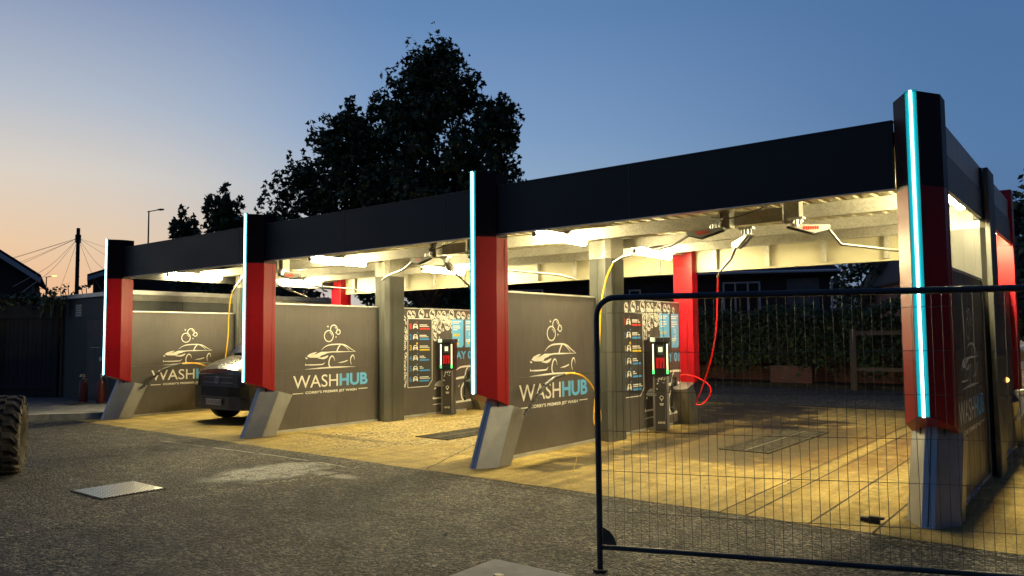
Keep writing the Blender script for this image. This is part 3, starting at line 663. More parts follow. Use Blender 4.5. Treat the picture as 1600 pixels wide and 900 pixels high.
# -------- tube lights
def make_light(label, loc):
    t = thing('tube_light', loc, label, 'light fitting', 'warm tube lights under the canopy')
    m = MB(); m.box((-.11, -.75, .055), (.11, .95, .06)); m.box((-.045, -.75, .0605), (.045, .95, .125)); m.build('rail_and_shield', 'galv', t)  # wide thin plate added over the tube to keep light off the ceiling
    m = MB(); m.tube([(0, -.62, 0), (0, -.60, 0), (0, .60, 0), (0, .62, 0)], .05, 16, radii=[.03, .052, .052, .03]); m.build('diffuser_tube', 'tube', t)
    m = MB()
    for y in (-.64, .64):
        m = MB(); m.tube([(0, y-.02, 0), (0, y+.02, 0)], .034, 12); m.box((-.012, y-.012, .02), (.012, y+.012, .06)); m.build('end_cap', 'plastic', t)
    return t
names = ['left bay', 'van-side divider', 'middle divider', 'right wall']
ll = [['tube light at the front of the leftmost divider, over the left logo panel', 'tube light at the rear of the leftmost divider, beyond the van'],
      ['tube light at the front of the divider behind the second front column', 'tube light at the rear over the bay 02 board'],
      ['tube light at the front of the divider behind the third front column', 'tube light at the rear over the bay 01 board'],
      ['tube light at the front of the right wall, hidden by the corner column', 'tube light at the rear of the right wall beside the far red column']]
l0 = None
for j in range(4):
    for k, y in enumerate((1.93, 4.72)):
        loc = ((j-3)*B, y, 3.0)
        if l0 is None: l0 = make_light(ll[j][k], loc)
        else: dup(l0, loc, label=ll[j][k])

# -------- swivel booms; local origin = bay's right-hand divider x
def wedge(mb, a, b, h0, h1, w, mi=0):
    a = Vector(a); b = Vector(b); d = (b-a); d.z = 0; d.normalize(); n = Vector((-d.y, d.x, 0))*w/2
    mid = a.lerp(b, .62); z = Vector((0, 0, 1))
    sec = [a, a-z*h0*.3, mid-z*h1, b-z*h0*.7, b]
    mb.loft([[p-n for p in sec], [p+n for p in sec]], mi)
def boom(kind, pts, hose, hcol, lab, X, light, lance=None):
    t = thing('wash_boom', (X+pts['piv'][0], pts['piv'][1], pts['piv'][2]), lab, 'wash boom', 'swivelling hose booms under the canopy')
    O = Vector(pts['piv']); loc = lambda p: Vector(p)-O
    a, b = loc(pts['box'][0]), loc(pts['box'][1])
    m = MB(); wedge(m, a, b, .07, .10, .09); m.build('housing', 'boomw' if light else 'sidegrey', t, bevel=.008)
    m = MB(); a2, b2 = a-Vector((0, 0, .035)), b-Vector((0, 0, .05)); mid = a.lerp(b, .62)-Vector((0, 0, .106)); m.tube([a2, mid, b2, b2+Vector((0, 0, .045))], .015, 8); m.build('edge_guard', 'boomd', t)
    # red marks on the housing faces
    d = (b-a); d.z = 0; d.normalize(); n = Vector((d.y, -d.x, 0))
    if n.y > 0: n = -n
    m = MB(); c = a.lerp(b, .55)+n*.049-Vector((0, 0, .04)); dd = d if d.x > 0 else -d
    put_text(m, 'lllllll', lambda u, v: c+dd*(u-.5)*.17+Vector((0, 0, (v-.5)*.04)), 0, .04); m.build('red_marking', 'redp', t)
    m = MB(); m.tube([(0, 0, -.02), (0, 0, .06)], .03, 10); m.box((-.09, -.05, .06), (.09, .05, .085)); m.tube([(.05, 0, .06), (.05, 0, .0)], .012, 6); m.tube([(-.05, 0, .06), (-.05, 0, .0)], .012, 6); m.build('swivel', 'alu', t)
    m = MB(); m.tube([loc(p) for p in pts['arm']], .018, 10); m.build('arm', 'armsteel', t)
    if hose:
        m = MB(); m.tube(smooth_path([loc(p) for p in hose], 9), .0115, 8); m.build('hose', hcol, t)
    if lance:
        m = MB(); L = [loc(p) for p in lance]; m.tube([L[0], L[1]], .018, 8); m.tube([L[1], L[2]], .026, 10); m.tube([L[2], L[3]], .02, 8)
        for q in range(5):
            c_ = L[0].lerp(L[1], .12+.17*q); dd_ = (L[1]-L[0]).normalized()*.018; m.tube([c_-dd_, c_+dd_], .027, 8)
        m.build('lance', 'plastic', t)
    return t
Apts = dict(piv=(-2.55, 1.80, 2.90), box=((-2.40, 1.74, 2.90), (-2.90, 1.80, 2.905)), arm=[(-2.90, 1.80, 2.85), (-3.2, 1.9, 2.755), (-4.25, 2.5, 2.735), (-4.42, 2.52, 2.66)])
Ahose = [(-4.42, 2.52, 2.66), (-4.56, 2.56, 2.45), (-4.68, 2.60, 2.1), (-4.73, 2.62, 1.65), (-4.74, 2.55, 1.0), (-4.75, 2.46, .5), (-4.74, 2.46, .32), (-4.70, 2.55, .36), (-4.70, 2.52, .62), (-4.66, 2.28, .88), (-4.60, 1.95, 1.04), (-4.57, 1.62, 1.10), (-4.57, 1.45, 1.09)]
Alance = [(-4.62, .62, .62), (-4.60, 1.02, .96), (-4.59, 1.24, 1.05), (-4.57, 1.45, 1.09)]
Bpts = dict(piv=(-2.15, 1.80, 2.80), box=((-2.08, 1.75, 2.80), (-2.52, 2.35, 2.78)), arm=[(-2.50, 2.33, 2.72), (-2.80, 2.90, 2.63), (-3.30, 3.70, 2.54), (-3.42, 3.90, 2.47)])
Bhose = [(-3.42, 3.90, 2.47), (-3.50, 4.05, 2.2), (-3.62, 4.25, 1.7), (-3.85, 4.55, 1.2), (-4.12, 4.85, .8), (-4.38, 5.15, .5), (-4.46, 5.27, .42), (-4.36, 5.30, .42), (-4.22, 5.32, .58), (-4.22, 5.30, .74), (-4.40, 5.2, .88), (-4.62, 5.1, .92), (-4.70, 5.15, .80)]
Cpts = dict(piv=(-1.56, 1.80, 2.86), box=((-1.67, 1.80, 2.875), (-1.26, 2.02, 2.85)), arm=[(-1.28, 2.0, 2.83), (-1.16, 2.10, 2.63), (-.66, 2.80, 2.57), (-.45, 2.95, 2.5)])
boom('A', Apts, Ahose, 'yhose', 'grey-sided boom of the right bay carrying the yellow hose and lance', 0, False, Alance)
boom('B', Bpts, Bhose, 'rhose', 'small boom of the right bay dropping a long red hose', 0, True)
boom('C', Cpts, None, None, 'white-sided boom of the right bay pointing to the corner column', 0, True)
boom('A', Apts, None, None, 'grey-sided boom of the middle bay reaching left past the grey post', -B, False)
boom('B', Bpts, None, None, 'small boom of the middle bay half hidden by the third front column', -B, True)
boom('C', Cpts, None, None, 'white-sided boom of the middle bay reaching right above the logo panel', -B, False)
boom('A', Apts, Ahose, 'yhose', 'boom of the left bay carrying a yellow hose above the van', -2*B, True, Alance)
boom('B', Bpts, None, None, 'small boom of the left bay beside the leftmost rear column', -2*B, True)
boom('C', Cpts, None, None, 'dark-sided boom of the left bay near the leftmost red rear column', -2*B, False)

# lance holders on the rear feet
for X, lab in ((-B, 'black hose holder on the steel foot beside the bay 01 board'), (-2*B, 'black hose holder on the steel foot beside the bay 02 board')):
    m = MB(); m.box((.0, 0, 0), (.05, .06, .16)); m.tube(smooth_path([(.02, 0, .1), (0, -.05, .02), (.01, -.08, -.15), (.0, -.07, -.35)], 5), .02, 8); m.tube([(.0, -.09, -.38), (.02, -.07, -.46)], .03, 8)
    tag(m.build('hose_holder', 'plastic', loc=(X-.06, 5.50, .70)), lab, 'hose holder', 'black holders by the rear steel feet')

# -------- pay kiosks
def kiosk(X, label):
    t = thing('pay_kiosk', (X, 0, .008), label, 'pay station', 'black-topped pay stations on steel pedestals')
    # local: faces -y/+x ; width along x
    x0, x1, y0, y1 = -.13, .13, -.12, .12
    m = MB(); m.box((x0, y0, 0), (x1, y1, .92)); m.build('pedestal', 'steel', t, bevel=.006)
    m = MB(); m.box((x0+.035, y0-.006, .01), (x1-.035, y0-.0005, .915)); m.build('front_plate', 'dkp', t)
    m = MB(); m.loft([[(x0-.02, y0-.05, .92), (x1+.02, y0-.05, .92), (x1+.02, y1+.02, .92), (x0-.02, y1+.02, .92)], [(x0-.02, y0-.05, 1.48), (x1+.02, y0-.05, 1.48), (x1+.02, y1+.02, 1.48), (x0-.02, y1+.02, 1.48)]]); m.build('head', 'plastic', t, bevel=.006)
    m = MB(); m.box((x0-.035, y0-.09, 1.48), (x1+.035, y1+.03, 1.56)); m.build('hood', 'boomd', t, bevel=.006)
    m = MB(); m.box((x0-.03, y0-.096, 1.49), (x0+.05, y0-.0905, 1.56)); m.build('hood_lamp', 'screen', t)
    for s in (-1, 1):
        xx = s*(.115)
        m = MB(); m.box((xx-.010, y0-.060, 1.02), (xx+.010, y0-.0505, 1.45)); b = m.build('side_strip', 'warmwhite', t)
        m = MB(); m.box((xx-.016, y0-.061, .955), (xx+.016, y0-.0505, 1.018)); m.build('green_tip', 'green', b)
    m = MB(); m.box((-.055, y0-.056, 1.27), (.065, y0-.0505, 1.43)); b = m.build('screen_bezel', 'wire', t)
    m = MB(); m.box((-.03, y0-.060, 1.31), (.04, y0-.0565, 1.40)); m.build('screen', 'screen', b)
    m = MB(); m.box((-.07, y0-.058, 1.05), (.075, y0-.0505, 1.22), 0); m.build('button_panel', 'redlight', t)
    m = MB(); m.box((-.025, y0-.064, 1.0), (-.01, y0-.0585, 1.18)); m.box((.02, y0-.064, 1.02), (.04, y0-.0585, 1.16)); m.build('slot', 'plastic', t)
    # artwork on the front plate
    a = MB(); r = random.Random(5)
    def quad(cx, cz, w, h): a.add([(cx-w, y0-.0075, cz-h), (cx+w, y0-.0075, cz-h), (cx+w, y0-.0075, cz+h), (cx-w, y0-.0075, cz+h)], [(0, 1, 2, 3)])
    for k in range(34):
        cx, cz, q = r.uniform(-.085, .085), 0, r.uniform(.004, .011); cz = .90-abs(r.gauss(0, .04))-(.35*max(0, -cx-.03)/.055*r.random()); n = 10
        a.add([(cx+q*math.cos(2*math.pi*i/n), y0-.0075, cz+q*math.sin(2*math.pi*i/n)) for i in range(n)], [tuple(range(n))])
    n = 20; c = (.01, .56)
    vs = [(c[0]+.034*math.cos(2*math.pi*i/n), y0-.0075, c[1]+.034*math.sin(2*math.pi*i/n)) for i in range(n)]+[(c[0]+.022*math.cos(2*math.pi*i/n), y0-.0075, c[1]+.022*math.sin(2*math.pi*i/n)) for i in range(n)]
    a.add(vs, [(i, (i+1) % n, n+(i+1) % n, n+i) for i in range(n)]); a.add([(c[0]-.014, y0-.0075, .528), (c[0]+.014, y0-.0075, .528), (c[0], y0-.0075, .495)], [(0, 1, 2)])
    quad(.01, .46, .035, .006); quad(.01, .44, .028, .007)
    put_text(a, 'AIRVIE', lambda u, v: (-.06+.12*u, y0-.0075, .13+.035*v), 0, .02)
    a.build('plate_artwork', 'white', t)
    return t
k1 = kiosk(-B+.14, 'slim pay station with green and red lights in front of the BAY 01 board'); k1.location.y = 4.62; k1.rotation_euler.z = R(28)
k2 = dup(k1, (-2*B+.12, 4.72, .008), R(28), label='slim pay station with green and red lights in front of the BAY 02 board')

# ================================================================== VAN
van = thing('parked_van', (-12.25, .95, .008), 'dark olive panel van parked nose-out in the left bay behind a red column', 'van')
def sec(y, pts): return [(x, y, z) for x, z in pts]
# body cross sections front to rear: half widths
def hull(y, w, zb, zt, wt, n=6):
    P = [(-w*.93, zb), (-w, zb+.12), (-w, zb+(zt-zb)*.55), (-w*.975, zt-.16*(zt-zb)), (-wt-.06, zt-.03), (-wt*.8, zt+.004), (-wt*.3, zt+.03), (wt*.3, zt+.03), (wt*.8, zt+.004), (wt+.06, zt-.03), (w*.975, zt-.16*(zt-zb)), (w, zb+(zt-zb)*.55), (w, zb+.12), (w*.93, zb)]
    return sec(y, P)
m = MB()
secs = [(.05, .72, .50, .92, .62), (.10, .82, .45, 1.00, .68), (.22, .90, .42, 1.08, .74), (.42, .94, .38, 1.16, .78), (.66, .95, .32, 1.225, .80), (.78, .95, .30, 1.26, .79), (1.20, .95, .28, 1.70, .72), (1.55, .95, .28, 1.92, .70), (2.3, .95, .28, 1.95, .72), (4.9, .95, .28, 1.95, .74), (5.0, .90, .35, 1.90, .70)]
m.loft([hull(*s) for s in secs], smooth=False); m.build('body', 'van', van, bevel=.03)
m = MB()
def arc(y, w, z0, z1, bul): return [(-w, y+bul, z0), (-w*.93, y+.12*bul/.3, z0), (-w*.72, y, z0), (w*.72, y, z0), (w*.93, y+.12*bul/.3, z0), (w, y+bul, z0), (w, y+bul, z1), (w*.93, y+.12*bul/.3, z1), (w*.72, y, z1), (-w*.72, y, z1), (-w*.93, y+.12*bul/.3, z1), (-w, y+bul, z1)]
def bump(z0, z1, y, w, bul, mi=0, mb_=None):
    pl = [(-w, y+bul), (-w*.95, y+bul*.45), (-w*.82, y+bul*.15), (-w*.5, y), (w*.5, y), (w*.82, y+bul*.15), (w*.95, y+bul*.45), (w, y+bul), (w*.7, y+.6), (-w*.7, y+.6)]
    mb_.loft([[(x, yy, z0) for x, yy in pl], [(x, yy, z1) for x, yy in pl]], mi)
bump(.27, .50, -.02, .95, .36, 0, m); m.build('bumper', 'plastic', van, bevel=.02)
m = MB(); bump(.52, .70, -.03, .95, .35, 0, m); m.build('bumper_upper', 'van', van, bevel=.02)
m = MB(); bump(.505, .517, -.035, .93, .34, 0, m); m.build('bumper_trim', 'wire', van)
m = MB(); bump(.715, .93, .03, .80, .14, 0, m); m.build('grille', 'plastic', van, bevel=.01)
m = MB()
for z in (.765, .87): bump(z, z+.012, .022, .60, .1, 0, m)
m.build('grille_bar', 'chrome', van)
m = MB(); n = 28
for ro, ri in ((.075, .064),):
    vs = [(ro*math.cos(2*math.pi*i/n), .008, .82+ro*math.sin(2*math.pi*i/n)) for i in range(n)]+[(ri*math.cos(2*math.pi*i/n), .008, .82+ri*math.sin(2*math.pi*i/n)) for i in range(n)]
    m.add(vs, [(i, (i+1) % n, n+(i+1) % n, n+i) for i in range(n)])
def bar(p, q, w):
    p = Vector((p[0], 0, p[1])); q = Vector((q[0], 0, q[1])); d = (q-p).normalized(); nn = Vector((-d.z, 0, d.x))*w/2
    m.add([(p.x-nn.x, .008, .82+p.z-nn.z), (q.x-nn.x, .008, .82+q.z-nn.z), (q.x+nn.x, .008, .82+q.z+nn.z), (p.x+nn.x, .008, .82+p.z+nn.z)], [(0, 1, 2, 3)])
for s in (-1, 1): bar((s*.027, .062), (0, .006), .012); bar((s*.062, .028), (s*.03, -.056), .012); bar((s*.03, -.056), (0, -.004), .012)
m.build('badge', 'boomw', van)
for s in (-1, 1):
    m = MB(); P = [(.53, .06, .76), (.80, .19, .80), (.88, .33, .93), (.86, .36, 1.02), (.70, .16, .96), (.55, .07, .91)]
    P2 = [(x, y+.15, z) for x, y, z in P]
    m.loft([[(s*x, y-.02, z) for x, y, z in P], [(s*x, y, z) for x, y, z in P2]]); h = m.build('headlight', 'glass', van, bevel=.01)
    m = MB(); m.tube([(s*.66, .085, .87), (s*.66, .11, .87)], .05, 16); m.build('lamp_reflector', 'chrome', h)
m = MB(); m.box((-.26, -.052, .355), (.26, -.042, .465), 0); put_text(m, 'DS14 OUX', lambda u, v: (-.24+.48*u, -.0525, .375+.07*v), 1, .015); m.build('number_plate', ['boomw', 'plastic'], van)
m = MB(); m.add([(-.76, .79, 1.30), (.76, .79, 1.30), (.68, 1.42, 1.90), (-.68, 1.42, 1.90)], [(0, 1, 2, 3)]); m.add([(-.76, .77, 1.315), (.76, .77, 1.315), (.68, 1.40, 1.915), (-.68, 1.40, 1.915)], [(0, 1, 2, 3)]); m.build('windscreen', 'glass', van)
for s in (-1, 1):
    m = MB(); m.add([(s*.955, 1.6, 1.22), (s*.955, 2.4, 1.22), (s*.85, 2.4, 1.75), (s*.87, 1.75, 1.68)], [(0, 1, 2, 3)]); m.build('side_window', 'glass', van)
    m = MB(); m.box((min(s*.97, s*1.14), 1.45, 1.15), (max(s*.97, s*1.14), 1.55, 1.38)); m.build('mirror', 'plastic', van, bevel=.02)
for s in (-1, 1):
    for y in (.74, 3.8):
        m = MB(); m.tube([(s*.72, y, .33), (s*.735, y, .33), (s*.925, y, .33), (s*.94, y, .33)], .33, 32, radii=[.29, .33, .33, .29]); w = m.build('wheel', 'rubber', van)
        m = MB(); m.tube([(s*.925, y, .33), (s*.945, y, .33)], .2, 20); m.build('rim', 'wire', w)

# ================================================================== LEFT: CABIN, EXTINGUISHERS, TIMBER FENCE
cab = thing('plant_cabin', (-17.5, 6, 0), 'dark steel plant cabin with a vent, behind the leftmost front column', 'cabin')
O = Vector((-17.5, 6, 0))
def cp(mb, name, m_, bevel=0, par=cab):
    o = mb.build(name, m_, par, bevel=bevel)
    o.location = -O if par is cab else (0, 0, 0)
    return o
CX0, CX1, CY0, CY1, CZ = -20.85, -17.0, 1.5, 8.0, 2.68
m = MB(); m.box((CX0, CY0, .12), (CX1, CY1, CZ-.0)); wallc = cp(m, 'wall', 'box')
m = MB()
for k in range(5):
    y = CY0+.05+k*1.28; m.box((CX1+.002, y, .3), (CX1+.03, y+1.265, CZ-.16))
cp(m, 'side_cladding', 'boxlight')
m = MB(); m.box((CX0-.06, CY0-.08, CZ), (CX1+.07, CY1, CZ+.10)); cp(m, 'roof_trim', 'alu')
m = MB(); m.box((CX1+.031, CY0, CZ-.15), (CX1+.06, CY1, CZ-.005)); cp(m, 'gutter', 'galv')
m = MB()
for k in range(7): m.box((-19.75, CY0-.03, 2.22+k*.045), (-19.45, CY0-.001, 2.242+k*.045))
cp(m, 'vent', 'alu')
m = MB(); m.box((-19.1, CY0-.012, .25), (-18.1, CY0-.001, 2.1)); dr = cp(m, 'door', 'postgrey')
m = MB(); m.box((-18.22, CY0-.06, 1.2), (-18.15, CY0-.0125, 1.24)); m.build('handle', 'alu', dr)
m = MB(); m.box((-18.9, CY0-.016, 1.42), (-18.35, CY0-.0125, 1.43)); cp(m, 'hinge_rail', 'alu')
ex = thing('fire_extinguisher', (-17.95, .95, .14), 'red fire extinguisher standing before the cabin wall', 'fire extinguisher')
m = MB(); m.tube([(0, 0, 0), (0, 0, .02), (0, 0, .46), (0, 0, .52), (0, 0, .55)], .1, 20, radii=[.085, .095, .095, .05, .03]); m.build('cylinder', 'exred', ex)
m = MB(); m.tube([(0, 0, .55), (0, 0, .61)], .02, 8); m.box((-.015, -.09, .61), (.015, .03, .63)); m.box((-.015, -.07, .65), (.015, .03, .665)); m.build('valve', 'boomw', ex)
m = MB(); m.tube(smooth_path([(.02, 0, .6), (.12, 0, .55), (.13, 0, .35), (.11, 0, .15)], 5), .014, 8); m.build('hose', 'plastic', ex)
dup(ex, (-17.5, 1.15, .14), 1.2, label='dim red fire extinguisher nearer the leftmost column')
m = MB(); m.box((-.3, -.12, 0), (.3, .12, .025)); tag(m.build('drip_tray', 'wire', loc=(-17.95, .75, .141)), 'thin metal tray on the paving by the fire extinguisher', 'tray')
rl_ = MB(); rl_.tube([(0, -.05, 0), (0, .03, 0)], .14, 18); rl_.tube([(0, -.1, 0), (0, .05, 0)], .06, 12, mi=1); tag(rl_.build('hose_reel', ['box', 'alu'], loc=(-18.0, 1.44, 1.15)), 'small round reel with a bright hub on the cabin wall', 'hose reel')

fe = thing('timber_fence', (-24, 3.3, 0), 'tall dark timber fence of upright boards with a gate, at the far left', 'fence')
fe.location = (-20.6, 1.47, .1); fe.rotation_euler.z = R(33)
m = MB(); x = -9.0
r = random.Random(11)
while x < -.02:
    h = 2.42+r.uniform(-.02, .02)
    m.box((x, 0, 0), (x+.13, .02+r.uniform(0, .012), h)); x += .145
m.build('boards', 'timberd', fe)
m = MB()
for x in (-9.0, -6.6, -4.2, -1.8, -.12): m.box((x, -.10, -.1), (x+.1, -.001, 2.48))
m.box((-9, -.06, .45), (-1.8, -.002, .55)); m.box((-9, -.06, 1.7), (-1.8, -.002, 1.8)); m.box((-1.7, -.08, 2.09), (-.12, -.002, 2.44)); m.build('rails', 'timberd', fe)
m = MB(); x = -1.68
while x < -.15: m.box((x, -.03, .02), (x+.12, -.005, 2.08)); x += .13
m.box((-1.68, -.07, .25), (-.14, -.031, .36)); m.build('gate', 'timberd', fe)

# ================================================================== FOLIAGE
def leafy(mb, c, r_, n, s, rr, mi=0, flat=.8, star=False):
    for _ in range(n):
        while True:
            d = Vector((rr.uniform(-1, 1), rr.uniform(-1, 1), rr.uniform(-1, 1)))
            if 0.05 < d.length < 1: break
        d = d*(d.length**-.45)                      # push outwards a little
        p = Vector(c)+Vector((d.x*r_[0], d.y*r_[1], d.z*r_[2]))
        a = Vector((rr.gauss(0, 1), rr.gauss(0, 1), rr.gauss(0, .6))).normalized()
        b = a.cross(Vector((rr.gauss(0, 1), rr.gauss(0, 1), rr.gauss(0, 1)))).normalized(); q = s*rr.uniform(.6, 1.25)
        if star:
            pts = []
            for k, (L, w) in enumerate(((1, 0), (.42, .45), (.85, .95), (.28, .55), (.35, 1.0), (-.1, .4), (-.75, .12), (-.75, -.12), (-.1, -.4), (.35, -1.0), (.28, -.55), (.85, -.95), (.42, -.45))):
                pts.append(p+a*L*q*.6+b*w*q*.5)
            mb.add(pts, [(0, 1, 12), (1, 3, 12), (3, 11, 12), (1, 2, 3), (11, 12, 10), (3, 5, 11), (3, 4, 5), (5, 9, 11), (9, 10, 11), (5, 8, 9), (5, 6, 7, 8)][:11], mi)
        else:
            mb.add([p-a*q*.5, p+b*q*.28, p+a*q*.5, p-b*q*.28], [(0, 1, 2, 3)], mi)
def limb(mb, a, b, r0, r1, rr, n=6, wob=.25):
    a, b = Vector(a), Vector(b); pts = []; L = (b-a).length
    for i in range(n+1):
        t = i/n; p = a.lerp(b, t)+Vector((rr.uniform(-1, 1), rr.uniform(-1, 1), 0))*wob*L*.12*math.sin(math.pi*t)+Vector((0, 0, L*.06*math.sin(math.pi*t)))
        pts.append(p)
    mb.tube(pts, r0, 7, radii=[r0+(r1-r0)*i/n for i in range(n+1)]); return pts
def tree(name, loc, label, crowns, trunk_h, trunk_r, leaf, rr, group=None, cat='tree', mat_='leaf', star=True, dens=1.0):
    """crowns: list of (x, y, [(z, halfwidth)...], density)"""
    t = thing(name, loc, label, cat, group)
    tk = MB(); lf = MB()
    top = Vector((0, 0, trunk_h)); limb(tk, (0, 0, -.2), top, trunk_r, trunk_r*.7, rr, 5, .15)
    for cx, cy, prof, cnt in crowns:
        z0, z1 = prof[0][0], prof[-1][0]
        spine = limb(tk, top, (cx, cy, z1-.5), trunk_r*.6, .03, rr, 8, .3)
        def hw(z):
            for (a, wa), (b, wb) in zip(prof[:-1], prof[1:]):
                if a <= z <= b: return wa+(wb-wa)*(z-a)/(b-a)
            return prof[-1][1]
        for i in range(cnt):
            z = z0+(z1-z0)*(i+rr.random())/cnt; w = hw(z); az = rr.uniform(0, 2*math.pi); rad = w*math.sqrt(rr.uniform(.02, 1.0))
            x_, y_ = cx*(.35+.65*(z-z0)/(z1-z0+1e-6))+rad*math.cos(az), cy+rad*math.sin(az)*.8
            c = Vector((x_, y_, z)); cr = rr.uniform(.28, .55)*dens
            leafy(lf, c, (cr, cr, cr*.85), int(rr.uniform(34, 58)), leaf, rr, star=star)
            if rr.random() < .55: leafy(lf, c+Vector((rr.uniform(-.3, .3), rr.uniform(-.3, .3), cr+.15)), (cr*.4, cr*.4, cr*.7), 12, leaf, rr, star=star)
            if i % 3 == 0:
                k = min(range(len(spine)), key=lambda q: abs(spine[q].z-(z-.8-rad*.5))); limb(tk, spine[k], c, .035+.02*rad, .008, rr, 4, .4)
    tk.build('trunk', 'bark', t); lf.build('crown', mat_, t); return t
# positions along the view: helper giving a world point for an azimuth/distance as read on site
def at(az_px, dist, z=0):
    v = fw*1.0+r2*((az_px-800)/1200.3); v = Vector((v.x, v.y, 0)).normalized()*dist
    # dist measured along the optical axis
    h = Vector((fw.x, fw.y, 0)).normalized(); v = v*(dist/ v.dot(h)); return (round(1.2831+v.x, 2), round(-7.1367+v.y, 2), z)
rr = random.Random(21)
big = tree('maple_tree', at(670, 25), 'big dark maple tree towering behind the canopy', [
    (.35, 0, [(3.6, 2.2), (5.0, 3.0), (6.2, 3.1), (7.5, 2.6), (8.6, 2.0), (9.6, 1.45), (10.4, 1.1), (11.0, .5)], 210),
    (-2.6, .3, [(3.8, 1.6), (5.2, 2.2), (6.3, 1.9), (7.4, 1.3), (8.4, .6), (9.0, .25)], 100),
    (-4.3, .1, [(3.4, 1.2), (4.6, 1.6), (5.6, 1.3), (6.5, .8), (7.2, .3)], 60),
    (2.2, -.3, [(4.5, 1.4), (6, 1.6), (7.2, 1.3), (8.6, .7), (9.0, .4)], 70),
    (-3.55, 0, [(5.5, 1.0), (7.0, 1.15), (7.8, .7), (8.3, .25)], 34), (-4.9, 0, [(4.6, .8), (5.8, .9), (6.6, .3)], 16),
    (-1.5, .2, [(6.2, 1.2), (7.6, 1.3), (8.8, .9), (9.5, .35)], 40), (-5.1, .1, [(3.2, .9), (4.6, 1.0), (5.4, .7), (6.0, .3)], 26), (2.9, .1, [(4.4, .8), (6.0, .9), (7.0, .5)], 22),
    (-.6, .4, [(8.2, .9), (9.8, .6), (10.8, .3)], 16), (3.1, 0, [(8.2, .3), (9.1, .14)], 4), (1.3, .2, [(9.0, .6), (10.2, .3)], 12)], 2.6, .28, .19, rr)
big.rotation_euler.z = yaw*-1*0 + R(38)
sm = tree('maple_tree', at(330, 24), 'small leafy maple behind the left end of the canopy', [
    (.25, 0, [(2.8, 1.0), (4.0, 1.2), (4.7, .8), (5.4, .35), (5.9, .12)], 44), (-.95, 0, [(3.2, .6), (4.4, .45), (5.3, .15)], 20), (1.1, 0, [(3.2, .6), (4.5, .5), (5.3, .2)], 18)], 2.0, .08, .20, rr, dens=.9)
sm.rotation_euler.z = R(38)
# trees seen under the roof behind the middle bay and beyond the bungalow
def bushy(name, loc, label, w, h, n, group=None, leaf=.3, z0=.8, mat_='leaf'):
    t = tree(name, loc, label, [(0, 0, [(z0, w*.7), (h*.5, w), (h*.8, w*.75), (h, w*.25)], n)], h*.35, .14, leaf, rr, group, mat_=mat_, star=False, dens=1.25); return t
gB = 'dark trees standing beyond the road'
for px, ds, w, h, n, lab in ((610, 30, 2.6, 5.0, 60, 'dark tree behind the middle bay, left of the bay 02 board'), (450, 31, 2.5, 4.6, 50, 'dark tree showing above the divider of the left bay'), (705, 33, 2.3, 3.7, 30, 'thin dark tree with sky showing through, above the bay 02 board'), (985, 34, 2.4, 3.4, 40, 'dark tree seen above the bay 01 board'),
                              (1345, 46, 3.2, 6.1, 60, 'rounded tree to the right of the bungalow'), (1395, 48, 3.4, 7.4, 60, 'taller dark tree next to the brick gable'), (1312, 52, 2.6, 4.6, 30, 'low dark tree just beyond the bungalow corner'),
                              (1592, 28, 1.9, 6.4, 60, 'dark tree at the far right above the tiled roof')):
    bushy('leafy_tree', at(px, ds), lab, w, h, n, gB)
# hedge along the rear road: mass of leaves on a dark core
def hedge(name, a, b, w, z0, z1, n, leaf, label, mat_='leaf2', core=True, cat='hedge'):
    t = thing(name, (a[0], a[1], 0), label, cat)
    A_ = Vector((*a, 0)); B_ = Vector((*b, 0)); L = B_-A_; d = L.normalized(); nn = Vector((-d.y, d.x, 0)); m = MB()
    for _ in range(n):
        u = rr.random(); face = rr.random()
        top = z1+.10*math.sin(u*31)+.08*math.sin(u*77+1)
        if face < .7: off, z = -w/2+rr.gauss(0, .08)+.08*math.sin(u*60), rr.uniform(z0, top)
        else: off, z = rr.uniform(-w/2, w/2), top+rr.gauss(0, .07)
        # ragged underside
        if z < z0+.5*abs(math.sin(u*23+1.3)) and rr.random() < .8: continue
        p = L*u+nn*off+Vector((0, 0, z))
        q = Vector((rr.gauss(0, 1), rr.gauss(0, 1), rr.gauss(0, 1))).normalized(); s_ = q.cross(Vector((rr.gauss(0, 1), rr.gauss(0, 1), 1))).normalized(); e = leaf*rr.uniform(.6, 1.3)
        m.add([p-q*e*.5, p+s_*e*.3, p+q*e*.5, p-s_*e*.3], [(0, 1, 2, 3)])
    m.build('foliage', mat_, t)
    if core:
        m = MB(); c = [(-w/2+.12), (w/2-.12)]
        P = [nn*c[0], L+nn*c[0], L+nn*c[1], nn*c[1]]
        m.loft([[Vector((p.x, p.y, z0+.45)) for p in P], [Vector((p.x, p.y, z1-.2)) for p in P]]); m.build('inner_growth', 'joint', t)
    return t
hedge('hedge', (-14, 17.6), (1.5, 17.6), .9, .25, 2.3, 15000, .15, 'thick clipped laurel hedge along the far side of the rear road')
hedge('hedge', (-28.4, -3.2), (-20.5, 1.95), .6, 2.3, 2.72, 3500, .15, 'overgrown ivy top spilling over the dark timber fence', 'leaf')
hedge('hedge', (3.0, 15.0), (12, 16.5), .9, .2, 2.4, 6000, .15, 'dark hedge at the far right beyond the gravel bag')
